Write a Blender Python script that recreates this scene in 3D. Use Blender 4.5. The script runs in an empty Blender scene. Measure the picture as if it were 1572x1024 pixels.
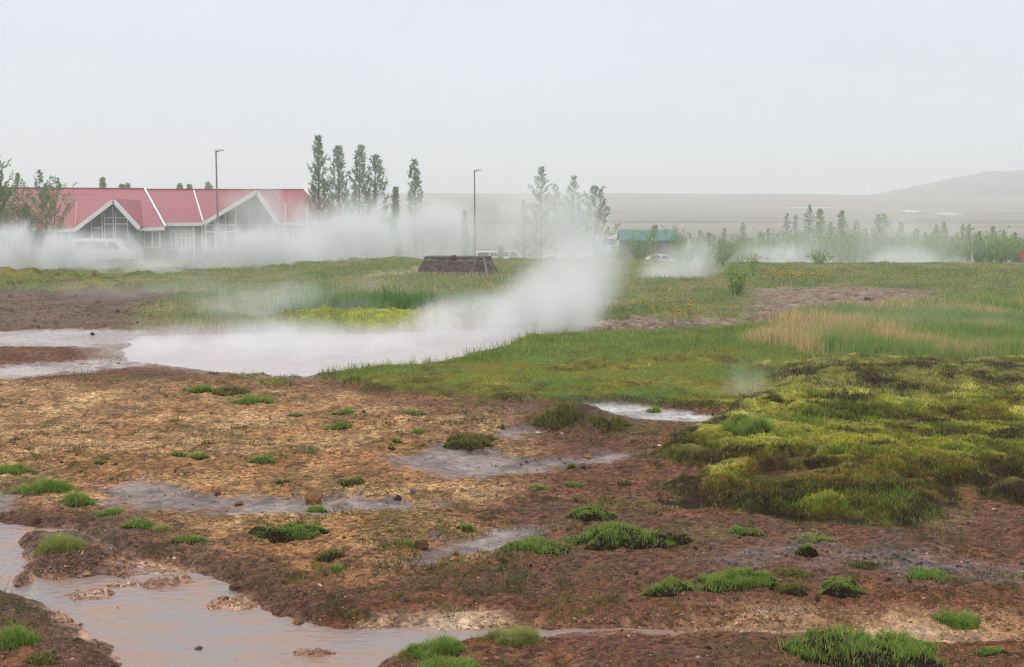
import bpy, bmesh, math, random
import numpy as np
from mathutils import Vector, Matrix

# ------------------------------------------------------------------ camera, sky, sun, exposure
scene = bpy.context.scene
COL = scene.collection
PW, PH, FPX = 1572.0, 1024.0, 1765.0
CAM_H, HORIZON = 1.8, 335.0
PITCH = math.atan((PH/2-HORIZON)/FPX)
cam_d = bpy.data.cameras.new('camera'); cam = bpy.data.objects.new('camera', cam_d); COL.objects.link(cam)
cam_d.sensor_width = 36.0; cam_d.lens = 36.0*FPX/PW
cam_d.clip_start = 0.1; cam_d.clip_end = 6000
cam.location = (0, 0, CAM_H); cam.rotation_euler = (math.pi/2-PITCH, 0, 0)
scene.camera = cam

world = bpy.data.worlds.new("World"); scene.world = world; world.use_nodes = True
wn = world.node_tree; wn.nodes.clear()
SUN_EL, SUN_ROT = math.radians(50), math.radians(-35)
def wnode(t, **k):
    n = wn.nodes.new(t)
    for a, b in k.items(): setattr(n, a, b)
    return n
sky = wnode('ShaderNodeTexSky'); sky.sky_type = 'NISHITA'; sky.sun_disc = False
sky.sun_elevation = SUN_EL; sky.sun_rotation = SUN_ROT; sky.dust_density = 4.0
tc = wnode('ShaderNodeTexCoord'); sep = wnode('ShaderNodeSeparateXYZ')
wn.links.new(tc.outputs['Generated'], sep.inputs[0])
cr = wnode('ShaderNodeValToRGB')                     # overcast cloud deck: zenith brighter than the horizon
wn.links.new(sep.outputs[2], cr.inputs[0])
e = cr.color_ramp.elements
e[0].position = 0.0; e[0].color = (0.88, 0.93, 1.02, 1)
e[1].position = 1.0; e[1].color = (1.75, 1.78, 1.80, 1)
x = cr.color_ramp.elements.new(0.19); x.color = (0.79, 0.85, 0.96, 1)
x = cr.color_ramp.elements.new(0.45); x.color = (1.30, 1.32, 1.34, 1)
skb = wnode('ShaderNodeMixRGB', blend_type='MULTIPLY'); skb.inputs[0].default_value = 1
skb.inputs[2].default_value = (0.08, 0.08, 0.08, 1)
wn.links.new(sky.outputs[0], skb.inputs[1])
mx = wnode('ShaderNodeMixRGB'); mx.inputs[0].default_value = 0.94
wn.links.new(skb.outputs[0], mx.inputs[1]); wn.links.new(cr.outputs[0], mx.inputs[2])
cn = wnode('ShaderNodeTexNoise'); cn.inputs['Scale'].default_value = 3.5; cn.inputs['Detail'].default_value = 4; cmp_ = wnode('ShaderNodeMapping'); cmp_.inputs['Scale'].default_value = (1, 1, 3)
wn.links.new(tc.outputs['Generated'], cmp_.inputs[0]); wn.links.new(cmp_.outputs[0], cn.inputs['Vector'])
cmr = wnode('ShaderNodeMapRange'); cmr.inputs[1].default_value = .3; cmr.inputs[2].default_value = .7; cmr.inputs[3].default_value = .96; cmr.inputs[4].default_value = 1.045; wn.links.new(cn.outputs[0], cmr.inputs[0])
cs = wnode('ShaderNodeVectorMath', operation='SCALE'); wn.links.new(mx.outputs[0], cs.inputs[0]); wn.links.new(cmr.outputs[0], cs.inputs['Scale'])
bg = wnode('ShaderNodeBackground'); bg.inputs[1].default_value = 1.0
out = wnode('ShaderNodeOutputWorld')
wn.links.new(cs.outputs[0], bg.inputs[0]); wn.links.new(bg.outputs[0], out.inputs[0])

sun_d = bpy.data.lights.new('sun', 'SUN'); sun_d.energy = 0.6; sun_d.angle = math.radians(25); sun_d.color = (1, .97, .92)
sun = bpy.data.objects.new('sun', sun_d); COL.objects.link(sun)
sd = Vector((math.sin(-SUN_ROT)*-1*math.cos(SUN_EL), math.cos(SUN_ROT)*math.cos(SUN_EL), math.sin(SUN_EL)))
sun.rotation_euler = sd.to_track_quat('Z', 'Y').to_euler()

scene.view_settings.view_transform = 'Standard'; scene.view_settings.look = 'None'
scene.view_settings.exposure = 0.0; scene.view_settings.gamma = 1.0; scene.view_settings.use_curve_mapping = False
cy = scene.cycles
cy.max_bounces = 6; cy.diffuse_bounces = 2; cy.glossy_bounces = 2; cy.transmission_bounces = 3
cy.volume_bounces = 2; cy.transparent_max_bounces = 8; cy.caustics_reflective = False; cy.caustics_refractive = False
cy.use_denoising = True; cy.filter_width = 1.2; cy.use_adaptive_sampling = True; cy.adaptive_threshold = 0.02
cy.volume_step_rate = 1.0; cy.volume_max_steps = 128
try:
    cy.denoiser = 'OPENIMAGEDENOISE'; cy.denoising_input_passes = 'RGB_ALBEDO_NORMAL'
except Exception: pass

rng = np.random.default_rng(7); random.seed(7)

# ------------------------------------------------------------------ helpers
def lin(c): 
    c = np.asarray(c, float)/255.0
    return np.where(c <= .04045, c/12.92, ((c+.055)/1.055)**2.4)
ILL = 1.42
def S(r, g, b): return lin((r, g, b))/ILL                # albedo of a surface seen as this sRGB under the overcast sky
_cp, _sp = math.cos(PITCH), math.sin(PITCH)
def rays(px, py):
    a = (np.asarray(px, float)-PW/2)/FPX; b = (PH/2-np.asarray(py, float))/FPX
    return a, _cp+b*_sp, -_sp+b*_cp                      # world x, y, z of the ray
def at(px, py, Y):
    a, b, c = rays(px, py); t = Y/b
    return Vector((float(a*t), float(Y), float(CAM_H+c*t)))
def flat(px, py, z=0.0):
    a, b, c = rays(px, py); t = (z-CAM_H)/np.minimum(c, -1e-4)
    return a*t, b*t

def hash2(ix, iy, seed):
    h = (ix.astype(np.int64)*374761393+iy.astype(np.int64)*668265263+seed*974126177) & 0xffffffff
    h = ((h ^ (h >> 13))*1274126177) & 0xffffffff
    h = ((h ^ (h >> 16))*2246822519) & 0xffffffff
    return ((h ^ (h >> 15)) & 0xffffff)/float(0xffffff)
def vnoise(x, y, seed):
    fx, fy = np.floor(x), np.floor(y); u, v = x-fx, y-fy
    u = u*u*u*(u*(u*6-15)+10); v = v*v*v*(v*(v*6-15)+10)
    a = hash2(fx, fy, seed); b = hash2(fx+1, fy, seed); c = hash2(fx, fy+1, seed); d = hash2(fx+1, fy+1, seed)
    return ((a*(1-u)+b*u)*(1-v)+(c*(1-u)+d*u)*v)*2-1
def fbm(x, y, o=4, seed=1):
    r = 0; a = 1; t = 0
    for i in range(o):
        k = .6*i+.35
        xr = x*math.cos(k)-y*math.sin(k); yr = x*math.sin(k)+y*math.cos(k)
        r = r+a*vnoise(xr*2**i+17.3*i, yr*2**i-9.1*i, seed+i*13); t += a; a *= .5
    return r/t*1.5
def sstep(a, b, x):
    t = np.clip((x-a)/(b-a), 0, 1); return t*t*(3-2*t)

def setp(o, label=None, cat=None, group=None, kind=None):
    if label: o['label'] = label
    if cat: o['category'] = cat
    if group: o['group'] = group
    if kind: o['kind'] = kind
    return o
def link(name, me, mat=None, parent=None, loc=None):
    o = bpy.data.objects.new(name, me); COL.objects.link(o)
    if mat is not None: me.materials.append(mat)
    if parent is not None: o.parent = parent
    if loc is not None: o.location = loc
    return o
def empty(name, loc, rz=0.0, **k):
    o = bpy.data.objects.new(name, None); COL.objects.link(o); o.location = loc; o.rotation_euler = (0, 0, rz)
    o.empty_display_size = .2
    return setp(o, **k)
def npmesh(name, V, F, col=None, smooth=False, extra=None):
    """V (n,3); F list of arrays (m,k) of indices."""
    me = bpy.data.meshes.new(name)
    V = np.ascontiguousarray(V, np.float32)
    me.vertices.add(len(V)); me.vertices.foreach_set('co', V.ravel())
    F = [np.asarray(f, np.int32) for f in F if len(f)]
    nl = sum(f.size for f in F); npoly = sum(len(f) for f in F)
    me.loops.add(nl); me.loops.foreach_set('vertex_index', np.concatenate([f.ravel() for f in F]))
    ls = []; s = 0
    for f in F:
        k = f.shape[1]; ls.append(s+np.arange(len(f))*k); s += f.size
    me.polygons.add(npoly); me.polygons.foreach_set('loop_start', np.concatenate(ls).astype(np.int32))
    if smooth: me.polygons.foreach_set('use_smooth', np.ones(npoly, bool))
    if col is not None:
        a = me.attributes.new('Col', 'FLOAT_COLOR', 'POINT')
        c = np.ones((len(V), 4), np.float32); c[:, :3] = col; a.data.foreach_set('color', c.ravel())
    for k, v in (extra or {}).items():
        a = me.attributes.new(k, 'FLOAT', 'POINT'); a.data.foreach_set('value', np.ascontiguousarray(v, np.float32))
    me.update(calc_edges=True); me.validate()
    return me

class MB:                                                # little mesh builder for hard objects
    def __init__(s): s.v = []; s.f = []
    def box(s, c, d, rz=0.0):
        n = len(s.v); R = Matrix.Rotation(rz, 3, 'Z')
        for i in (-1, 1):
            for j in (-1, 1):
                for k in (-1, 1):
                    p = R @ Vector((i*d[0]/2, j*d[1]/2, k*d[2]/2)); s.v.append((c[0]+p.x, c[1]+p.y, c[2]+p.z))
        s.f += [tuple(n+q for q in t) for t in ((0,1,3,2),(4,6,7,5),(0,4,5,1),(2,3,7,6),(0,2,6,4),(1,5,7,3))]
        return s
    def slab(s, pts, off):                               # polygon extruded by the vector off
        n = len(s.v); k = len(pts); off = Vector(off)
        s.v += [tuple(p) for p in pts]+[tuple(Vector(p)+off) for p in pts]
        s.f += [tuple(range(n+k-1, n-1, -1)), tuple(range(n+k, n+2*k))]
        s.f += [(n+i, n+(i+1) % k, n+k+(i+1) % k, n+k+i) for i in range(k)]
        return s
    def bar(s, a, b, w, h=None, up=(0, 0, 1)):           # rectangular bar from a to b
        a, b = Vector(a), Vector(b); h = h or w; d = (b-a).normalized(); u = Vector(up)
        if abs(d.dot(u)) > .98: u = Vector((0, 1, 0))
        sd_ = d.cross(u).normalized(); u = sd_.cross(d)
        n = len(s.v)
        for p in (a, b):
            for i, j in ((-1,-1),(1,-1),(1,1),(-1,1)): s.v.append(tuple(p+sd_*i*w/2+u*j*h/2))
        s.f += [(n,n+1,n+2,n+3),(n+7,n+6,n+5,n+4)]+[(n+i, n+4+i, n+4+(i+1) % 4, n+(i+1) % 4) for i in range(4)]
        return s
    def tube(s, pts, rad, k=8):
        pts = [Vector(p) for p in pts]; n0 = len(s.v)
        for i, p in enumerate(pts):
            d = (pts[min(i+1, len(pts)-1)]-pts[max(i-1, 0)]).normalized()
            u = Vector((1, 0, 0)) if abs(d.x) < .8 else Vector((0, 1, 0))
            a = d.cross(u).normalized(); b = d.cross(a)
            for j in range(k):
                t = 2*math.pi*j/k; s.v.append(tuple(p+(a*math.cos(t)+b*math.sin(t))*rad[i]))
        for i in range(len(pts)-1):
            for j in range(k):
                s.f.append((n0+i*k+j, n0+i*k+(j+1) % k, n0+(i+1)*k+(j+1) % k, n0+(i+1)*k+j))
        s.f += [tuple(n0+j for j in range(k-1, -1, -1)), tuple(n0+(len(pts)-1)*k+j for j in range(k))]
        return s
    def build(s, name, mat, parent=None, bevel=0.0, smooth=False):
        me = bpy.data.meshes.new(name); me.from_pydata(s.v, [], s.f)
        bm = bmesh.new(); bm.from_mesh(me)
        bmesh.ops.recalc_face_normals(bm, faces=bm.faces)
        if bevel: bmesh.ops.bevel(bm, geom=bm.edges[:], offset=bevel, segments=2, affect='EDGES', profile=.6)
        bm.to_mesh(me); bm.free()
        if smooth:
            for p in me.polygons: p.use_smooth = True
        o = link(name, me, mat, parent)
        return o

# ------------------------------------------------------------------ materials
def newmat(name):
    m = bpy.data.materials.new(name); m.use_nodes = True; nt = m.node_tree; nt.nodes.clear()
    o = nt.nodes.new('ShaderNodeOutputMaterial'); return m, nt, o
def N(nt, t, **k):
    n = nt.nodes.new(t)
    for a, b in k.items(): setattr(n, a, b)
    return n
def paint(name, rgb, rough=.6, spec=.4, var=.25, scale=3.0, metal=0.0, bump=0.0):
    m, nt, o = newmat(name); L = nt.links.new
    b = N(nt, 'ShaderNodeBsdfPrincipled'); b.inputs['Roughness'].default_value = rough
    b.inputs['Specular IOR Level'].default_value = spec; b.inputs['Metallic'].default_value = metal
    t = N(nt, 'ShaderNodeTexCoord'); n = N(nt, 'ShaderNodeTexNoise'); n.inputs['Scale'].default_value = scale; n.inputs['Detail'].default_value = 6
    L(t.outputs['Object'], n.inputs['Vector'])
    mr = N(nt, 'ShaderNodeMapRange'); mr.inputs[1].default_value = .3; mr.inputs[2].default_value = .7
    mr.inputs[3].default_value = 1-var; mr.inputs[4].default_value = 1+var*.5
    L(n.outputs[0], mr.inputs[0])
    v = N(nt, 'ShaderNodeVectorMath', operation='SCALE'); v.inputs[0].default_value = rgb
    L(mr.outputs[0], v.inputs['Scale']); L(v.outputs[0], b.inputs['Base Color'])
    if bump:
        bp = N(nt, 'ShaderNodeBump'); bp.inputs['Strength'].default_value = bump; bp.inputs['Distance'].default_value = .02
        L(n.outputs[0], bp.inputs['Height']); L(bp.outputs[0], b.inputs['Normal'])
    L(b.outputs[0], o.inputs[0]); return m
def leafmat(name, trans=.3, rough=.7):
    m, nt, o = newmat(name); L = nt.links.new
    a = N(nt, 'ShaderNodeAttribute', attribute_name='Col')
    d = N(nt, 'ShaderNodeBsdfPrincipled'); d.inputs['Roughness'].default_value = rough; d.inputs['Specular IOR Level'].default_value = .25
    t = N(nt, 'ShaderNodeBsdfTranslucent'); mxs = N(nt, 'ShaderNodeMixShader'); mxs.inputs[0].default_value = trans
    L(a.outputs['Color'], d.inputs['Base Color']); L(a.outputs['Color'], t.inputs['Color'])
    L(d.outputs[0], mxs.inputs[1]); L(t.outputs[0], mxs.inputs[2]); L(mxs.outputs[0], o.inputs[0]); return m

def ground_mat():
    m, nt, o = newmat('wet_ground'); L = nt.links.new
    col = N(nt, 'ShaderNodeAttribute', attribute_name='Col'); wet = N(nt, 'ShaderNodeAttribute', attribute_name='wet')
    peb = N(nt, 'ShaderNodeAttribute', attribute_name='peb')
    g = N(nt, 'ShaderNodeNewGeometry')
    b = N(nt, 'ShaderNodeBsdfPrincipled')
    n1 = N(nt, 'ShaderNodeTexNoise'); n1.inputs['Scale'].default_value = 14; n1.inputs['Detail'].default_value = 8; n1.inputs['Roughness'].default_value = .65
    n2 = N(nt, 'ShaderNodeTexNoise'); n2.inputs['Scale'].default_value = 75; n2.inputs['Detail'].default_value = 4
    v = N(nt, 'ShaderNodeTexVoronoi'); v.inputs['Scale'].default_value = 38; v.inputs['Randomness'].default_value = 1
    for q in (n1, n2, v): L(g.outputs['Position'], q.inputs['Vector'])
    # value variation
    mr = N(nt, 'ShaderNodeMapRange'); mr.inputs[1].default_value = .3; mr.inputs[2].default_value = .7; mr.inputs[3].default_value = .5; mr.inputs[4].default_value = 1.42
    L(n1.outputs[0], mr.inputs[0])
    s1 = N(nt, 'ShaderNodeVectorMath', operation='SCALE'); L(col.outputs['Color'], s1.inputs[0]); L(mr.outputs[0], s1.inputs['Scale'])
    # each grit stone its own tone
    hs = N(nt, 'ShaderNodeSeparateColor'); L(v.outputs['Color'], hs.inputs[0])
    mr2 = N(nt, 'ShaderNodeMapRange'); mr2.inputs[3].default_value = .35; mr2.inputs[4].default_value = 1.75; L(hs.outputs[0], mr2.inputs[0])
    s2 = N(nt, 'ShaderNodeVectorMath', operation='SCALE'); L(s1.outputs[0], s2.inputs[0]); L(mr2.outputs[0], s2.inputs['Scale'])
    mp = N(nt, 'ShaderNodeMix', data_type='RGBA'); L(peb.outputs['Fac'], mp.inputs[0]); L(s1.outputs[0], mp.inputs[6]); L(s2.outputs[0], mp.inputs[7])
    L(mp.outputs[2], b.inputs['Base Color'])
    # wet = smoother; broken up by noise
    wn_ = N(nt, 'ShaderNodeMath', operation='MULTIPLY_ADD'); L(n1.outputs[0], wn_.inputs[0]); wn_.inputs[1].default_value = 1.2; wn_.inputs[2].default_value = .4
    wm = N(nt, 'ShaderNodeMath', operation='MULTIPLY', use_clamp=True); L(wet.outputs['Fac'], wm.inputs[0]); L(wn_.outputs[0], wm.inputs[1])
    ro = N(nt, 'ShaderNodeMapRange'); ro.inputs[3].default_value = .92; ro.inputs[4].default_value = .22; L(wm.outputs[0], ro.inputs[0]); L(ro.outputs[0], b.inputs['Roughness'])
    sp = N(nt, 'ShaderNodeMapRange'); sp.inputs[3].default_value = .12; sp.inputs[4].default_value = .6; L(wm.outputs[0], sp.inputs[0]); L(sp.outputs[0], b.inputs['Specular IOR Level'])
    # bump
    h1 = N(nt, 'ShaderNodeMath', operation='MULTIPLY_ADD'); L(v.outputs['Distance'], h1.inputs[0]); h1.inputs[1].default_value = -1.0; L(n1.outputs[0], h1.inputs[2])
    h2 = N(nt, 'ShaderNodeMath', operation='MULTIPLY_ADD'); L(n2.outputs[0], h2.inputs[0]); h2.inputs[1].default_value = .5; L(h1.outputs[0], h2.inputs[2])
    bs = N(nt, 'ShaderNodeMapRange'); bs.inputs[3].default_value = .9; bs.inputs[4].default_value = .12; L(wm.outputs[0], bs.inputs[0])
    bp = N(nt, 'ShaderNodeBump'); bp.inputs['Distance'].default_value = .02; L(bs.outputs[0], bp.inputs['Strength']); L(h2.outputs[0], bp.inputs['Height'])
    L(bp.outputs[0], b.inputs['Normal'])
    L(b.outputs[0], o.inputs[0]); return m

def water_mat(name, rgb, rough, bump, scale, streak=None):
    m, nt, o = newmat(name); L = nt.links.new
    b = N(nt, 'ShaderNodeBsdfPrincipled'); b.inputs['Roughness'].default_value = rough; b.inputs['IOR'].default_value = 1.33
    b.inputs['Specular IOR Level'].default_value = .5
    g = N(nt, 'ShaderNodeNewGeometry')
    mp = N(nt, 'ShaderNodeMapping'); mp.inputs['Scale'].default_value = (1, 1.6, 1); L(g.outputs['Position'], mp.inputs[0])
    n = N(nt, 'ShaderNodeTexNoise'); n.inputs['Scale'].default_value = scale; n.inputs['Detail'].default_value = 5; L(mp.outputs[0], n.inputs['Vector'])
    bp = N(nt, 'ShaderNodeBump'); bp.inputs['Strength'].default_value = bump; bp.inputs['Distance'].default_value = .01
    L(n.outputs[0], bp.inputs['Height']); L(bp.outputs[0], b.inputs['Normal'])
    n2 = N(nt, 'ShaderNodeTexNoise'); n2.inputs['Scale'].default_value = 2.0; n2.inputs['Detail'].default_value = 8; n2.inputs['Distortion'].default_value = .8
    mp2 = N(nt, 'ShaderNodeMapping'); mp2.inputs['Scale'].default_value = (1, 3.2, 1); mp2.inputs['Rotation'].default_value = (0, 0, .45)
    L(g.outputs['Position'], mp2.inputs[0]); L(mp2.outputs[0], n2.inputs['Vector'])
    mr = N(nt, 'ShaderNodeMapRange'); mr.inputs[1].default_value = .45; mr.inputs[2].default_value = .66; L(n2.outputs[0], mr.inputs[0])
    mc = N(nt, 'ShaderNodeMix', data_type='RGBA'); L(mr.outputs[0], mc.inputs[0])
    mc.inputs[6].default_value = (*rgb, 1); mc.inputs[7].default_value = (*(streak if streak is not None else rgb), 1)
    L(mc.outputs[2], b.inputs['Base Color'])
    L(b.outputs[0], o.inputs[0]); return m

# ------------------------------------------------------------------ terrain fields on a polar grid round the camera
fine = np.arange(-27, 27.001, .06); wide = np.concatenate([np.arange(-180, -27.5, 2.5), fine, np.arange(29, 179.9, 2.5)])
TH = np.radians(wide)
rr = list(np.arange(.4, 3.5, .15)); r = 3.5
while r < 46: rr.append(r); r += min(max(1.3*r*r/(1150*CAM_H), .012), .2)
while r < 1450: rr.append(r); r *= 1.02
RR = np.array(rr)
GX = RR[:, None]*np.sin(TH)[None]; GY = RR[:, None]*np.cos(TH)[None]
shape = GX.shape
X, Y = GX.ravel(), GY.ravel()
Yc = np.maximum(Y, 1.2); U = X/Yc; Vv = np.log(Yc)
front = Y > 2.0

def poly_sd(pts, x=None, y=None):
    """signed distance (m, positive inside) to a ground outline given as places seen in the photograph"""
    pts = np.array(pts, float); wx, wy = flat(pts[:, 0], np.maximum(pts[:, 1], 372))
    pu, pv = wx/wy, np.log(wy)
    xx, vv, yy = (U, Vv, Yc)
    out = np.full(len(xx), -9.0)
    mg = .35
    sel = np.where(front & (xx > pu.min()-mg) & (xx < pu.max()+mg) & (vv > pv.min()-mg) & (vv < pv.max()+mg))[0]
    u, v = xx[sel], vv[sel]; d = np.full(len(sel), 1e9); ins = np.zeros(len(sel), bool)
    k = len(pu)
    for i in range(k):
        ax, ay, bx, by = pu[i], pv[i], pu[(i+1) % k], pv[(i+1) % k]
        ex, ey = bx-ax, by-ay; L2 = ex*ex+ey*ey+1e-12
        t = np.clip(((u-ax)*ex+(v-ay)*ey)/L2, 0, 1)
        d = np.minimum(d, (u-ax-t*ex)**2+(v-ay-t*ey)**2)
        c = ((ay > v) != (by > v)); 
        with np.errstate(divide='ignore', invalid='ignore'):
            xi = ax+(v-ay)*ex/(ey if abs(ey) > 1e-12 else 1e-12)
        ins ^= c & (u < xi)
    out[sel] = np.where(ins, 1, -1)*np.sqrt(d)*yy[sel]
    return out

n05 = fbm(X*.5, Y*.5, 3, 3); n1 = fbm(X*1.1, Y*1.1, 4, 11); n3 = fbm(X*3.1, Y*3.1, 4, 23); n8 = fbm(X*8, Y*8, 3, 31); n22 = fbm(X*22, Y*22, 3, 47)
nA = fbm(X*.9, Y*.9, 4, 61); nB = fbm(X*2.3, Y*2.3, 4, 71); nC = fbm(X*.06, Y*.25, 4, 81); nD = fbm(X*5, Y*5, 3, 91)
edge = .6*n3+.4*n8
def mask(pts, soft=.08, warp=.12, n=None): 
    return sstep(-soft, soft, poly_sd(pts)+warp*(edge if n is None else n))

MACY = np.array([-1500, 38, 48, 56, 62, 70, 85, 100, 120, 140, 170, 230, 300, 400, 550, 650, 700, 740, 800, 1500.])
MACZ = np.array([0, 0, -.06, -.16, -.45, -.9, -1.6, -2.1, -3.2, -4.1, -4.4, -3.9, -1.5, 2.0, 7.6, 13.2, 16.9, 17.0, 15, 8.])
Z = np.interp(Y, MACY, MACZ)
Z = Z-.22*sstep(43, 52, Y)*sstep(75, 58, Y)*sstep(.06, .2, U)-.12*sstep(43, 52, Y)*sstep(75, 58, Y)*sstep(-.05, -.15, U)
far = sstep(250, 600, Y)
Z = Z*(1-.17*far*sstep(120, 330, X))+far*(.5*fbm(X*.01, Y*.02, 4, 5))
near = 1-sstep(60, 200, Y)

POOL = [(178,531),(196,545),(270,557),(350,568),(420,573),(490,573),(540,563),(640,557),(700,553),(755,537),(800,516),(845,503),(800,497),(722,502),(700,499),(640,505),(540,508),(420,506),(330,508),(215,511)]
STREAM = [(-300,760),(0,784),(60,790),(135,795),(165,822),(215,836),(275,843),(340,856),(385,885),(430,910),(490,934),(560,945),(640,948),(640,975),(590,985),(600,1030),(640,1100),(210,1100),(178,1024),(150,985),(100,960),(62,928),(30,908),(0,896),(-300,860)]
ISLAND = [(36,812),(60,806),(110,812),(160,832),(190,842),(165,862),(100,868),(45,860),(28,880),(40,840)]
STRIP = [(560,940),(700,924),(900,936),(1100,938),(1300,940),(1572,928),(2000,915),(2000,985),(1572,976),(1300,978),(1100,966),(900,962),(740,958),(640,975),(590,990),(540,975)]
BAND = [(486,577),(540,563),(640,557),(700,553),(755,537),(800,516),(870,512),(1000,510),(1120,505),(1200,490),(1300,472),(1572,455),(2100,450),(2100,640),(1572,640),(1200,640),(1120,622),(1040,622),(980,618),(900,618),(820,618),(740,612),(640,607),(580,598),(540,586)]
MOSS = [(1012,694),(1035,672),(1075,652),(1120,632),(1180,605),(1200,570),(1300,556),(1572,556),(2100,556),(2100,800),(1572,776),(1515,764),(1490,742),(1462,742),(1478,768),(1495,778),(1445,778),(1428,800),(1395,812),(1330,806),(1270,808),(1225,806),(1180,788),(1120,776),(1060,770),(1030,764),(1025,742),(1085,724),(1140,716),(1075,712),(1025,708)]
FARM = [(-900,380),(2500,380),(2500,470),(1600,462),(1440,470),(1420,446),(1300,442),(1165,446),(1170,482),(1110,494),(1000,492),(900,497),(850,505),(760,505),(700,500),(560,470),(480,480),(420,506),(330,508),(215,508),(215,480),(270,452),(180,447),(0,446),(-900,460)]
PINK = [(1150,443),(1300,440),(1420,444),(1460,470),(1300,482),(1210,490),(1120,502),(1000,506),(870,509),(850,503),(900,494),(1000,489),(1110,492),(1165,482)]
DRY = [(1170,505),(1220,488),(1300,478),(1572,462),(2100,455),(2100,566),(1572,560),(1380,556),(1240,552),(1180,545)]
ISBANK = [(408,503),(425,490),(470,484),(560,484),(650,485),(700,492),(715,500),(640,504),(540,508),(470,509)]
LMOSS = [(-500,420),(100,421),(230,424),(272,432),(270,444),(180,449),(90,440),(0,444),(-500,450)]
HEATH = [(1185,578),(1300,566),(1420,564),(1600,572),(1560,606),(1430,622),(1300,616),(1210,604)]
SILICA = [(902,624),(930,619),(985,625),(1040,629),(1095,636),(1085,646),(1030,645),(965,639),(925,633)]
MUDS = [[(148,760),(165,742),(205,735),(275,737),(312,750),(400,752),(470,760),(600,761),(645,768),(560,779),(440,781),(330,782),(250,777),(190,770)],
        [(570,699),(630,690),(650,680),(695,678),(765,690),(820,697),(940,689),(970,697),(830,711),(770,724),(690,734),(640,722),(618,710)],
        [(770,812),(830,803),(885,812),(870,822),(790,822)], [(745,660),(790,654),(835,662),(790,669)],
        [(690,828),(840,800),(770,840),(640,862)],
        [(645,765),(720,757),(730,766),(660,772)], [(-300,735),(0,745),(40,752),(30,775),(0,778),(-300,775)]]
WETD = [[(1240,842),(1340,848),(1572,858),(1900,855),(1900,905),(1572,898),(1400,890),(1270,870)], [(1110,842),(1160,845),(1200,858),(1130,862)]]
PALE = [[(-500,505),(0,508),(120,508),(225,508),(210,522),(140,534),(0,532),(-500,535)], [(-500,575),(0,562),(100,553),(200,547),(215,555),(110,570),(0,582),(-500,600)]]
OCHRE = [(-400,590),(250,590),(470,592),(560,612),(700,628),(800,650),(800,690),(760,740),(640,800),(480,838),(330,838),(230,800),(130,760),(0,725),(-400,720)]

m_pool = sstep(-.02, .35, poly_sd(POOL)+.10*n3)
pool_sd = poly_sd(POOL)+.10*n3
str_sd = poly_sd(STREAM)+.05*n8+.05*n3
m_str = sstep(-.12, .10, str_sd)
isl = mask(ISLAND, .08, .06)
m_strip = mask(STRIP, .14, .10)
m_band = mask(BAND, .15, .3); m_band = np.maximum(m_band, mask([(300,592),(330,586),(420,588),(500,585),(500,578),(440,578),(360,577)], .12, .3)*.6*sstep(.0, .35, nD+.4*n3))
moss_sd = poly_sd(MOSS)+.16*edge
m_moss = sstep(-.06, .06, moss_sd)
m_far = mask(FARM, .4, .8); m_far = np.maximum(m_far, sstep(38, 44, Y)*front)
m_pink = mask(PINK, .4, .5); m_dry = mask(DRY, .4, .8, nA)
m_isb = mask(ISBANK, .25, .2); m_lm = mask(LMOSS, .5, .9, nA); m_heath = mask(HEATH, .4, .5)
m_sil = mask(SILICA, .12, .16)
m_mud = np.zeros(len(X))
for p in MUDS: m_mud = np.maximum(m_mud, mask(p, .10, .22))
m_wetd = np.zeros(len(X))
for p in WETD: m_wetd = np.maximum(m_wetd, mask(p, .2, .3))
m_pale = np.zeros(len(X))
for p in PALE: m_pale = np.maximum(m_pale, mask(p, .25, .35))
m_och = mask(OCHRE, .8, .5, nA)
m_soil = mask([(-900,440),(0,446),(180,446),(280,442),(275,480),(215,502),(0,506),(-900,510)], .5, .5)

# heights
Z += near*(.035*n05+.012*n1)
Z += near*m_band*(.05+.02*n1+.012*n3)
bank = sstep(-.05, .22, moss_sd)*(1-.75*sstep(14, 17, Y))*near*(1-.6*sstep(.2, 0, U-.16)*0)
lump = np.maximum(0, fbm(X*1.5, Y*1.1, 3, 105)+.25)
lump2 = np.abs(fbm(X*2.2, Y*1.5, 4, 115))
lump3 = fbm(X*5.5, Y*4.2, 3, 119)
Z += bank*(.095+.035*lump-.045*lump2+.022*lump3+.012*n8)*(1-.55*sstep(8.3, 10.8, Y))
gap = m_moss*sstep(.12, .4, fbm(X*1.9, Y*2.4, 4, 555)+.25*n8)*sstep(1.3, .25, moss_sd)*(Y < 11)
Z -= near*gap*bank*.085
Z += near*.15*sstep(-.1, .6, poly_sd(ISBANK)+.25*n3+.15*n1)*(1+.4*n3)
Z += near*m_lm*(.10+.10*np.maximum(0, n1))
Z += near*m_far*(.05*n1+.03*n3)
Z += near*.22*mask([(430,414),(520,402),(560,394),(630,393),(650,404),(640,416),(560,416),(480,424)], 1.2, .6, n1)
Z += near*.16*mask([(1095,412),(1180,408),(1330,408),(1500,410),(1660,412),(1660,424),(1400,420),(1180,420)], .9, 1.0, n1)
Z += near*m_heath*(.02*n3+.05*np.maximum(0, n1))
flatten = np.clip(m_mud+m_pale+m_sil, 0, 1)
Z += near*(1-flatten)*(1-m_band)*(1-m_moss)*(.012*n3+.009*n8+.006*n22)
Z -= near*.02*flatten*(1-m_str)
Z -= m_pool*.45
Z -= .035*sstep(-.25, .0, pool_sd)*near
ws = sstep(-.02, .25, str_sd)*(1-isl)
Z -= near*(.062*m_str*(1-isl)+.035*ws-.05*ws*np.maximum(-.2, fbm(X*1.6+Y*.9, Y*4.5-X*.8, 4, 131))-.03*ws*np.maximum(0, fbm(X*.8, Y*2.4, 3, 137)))
Z -= near*m_strip*(1-m_str)*(.066+.034*fbm(X*1.1, Y*5, 4, 141))
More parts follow.
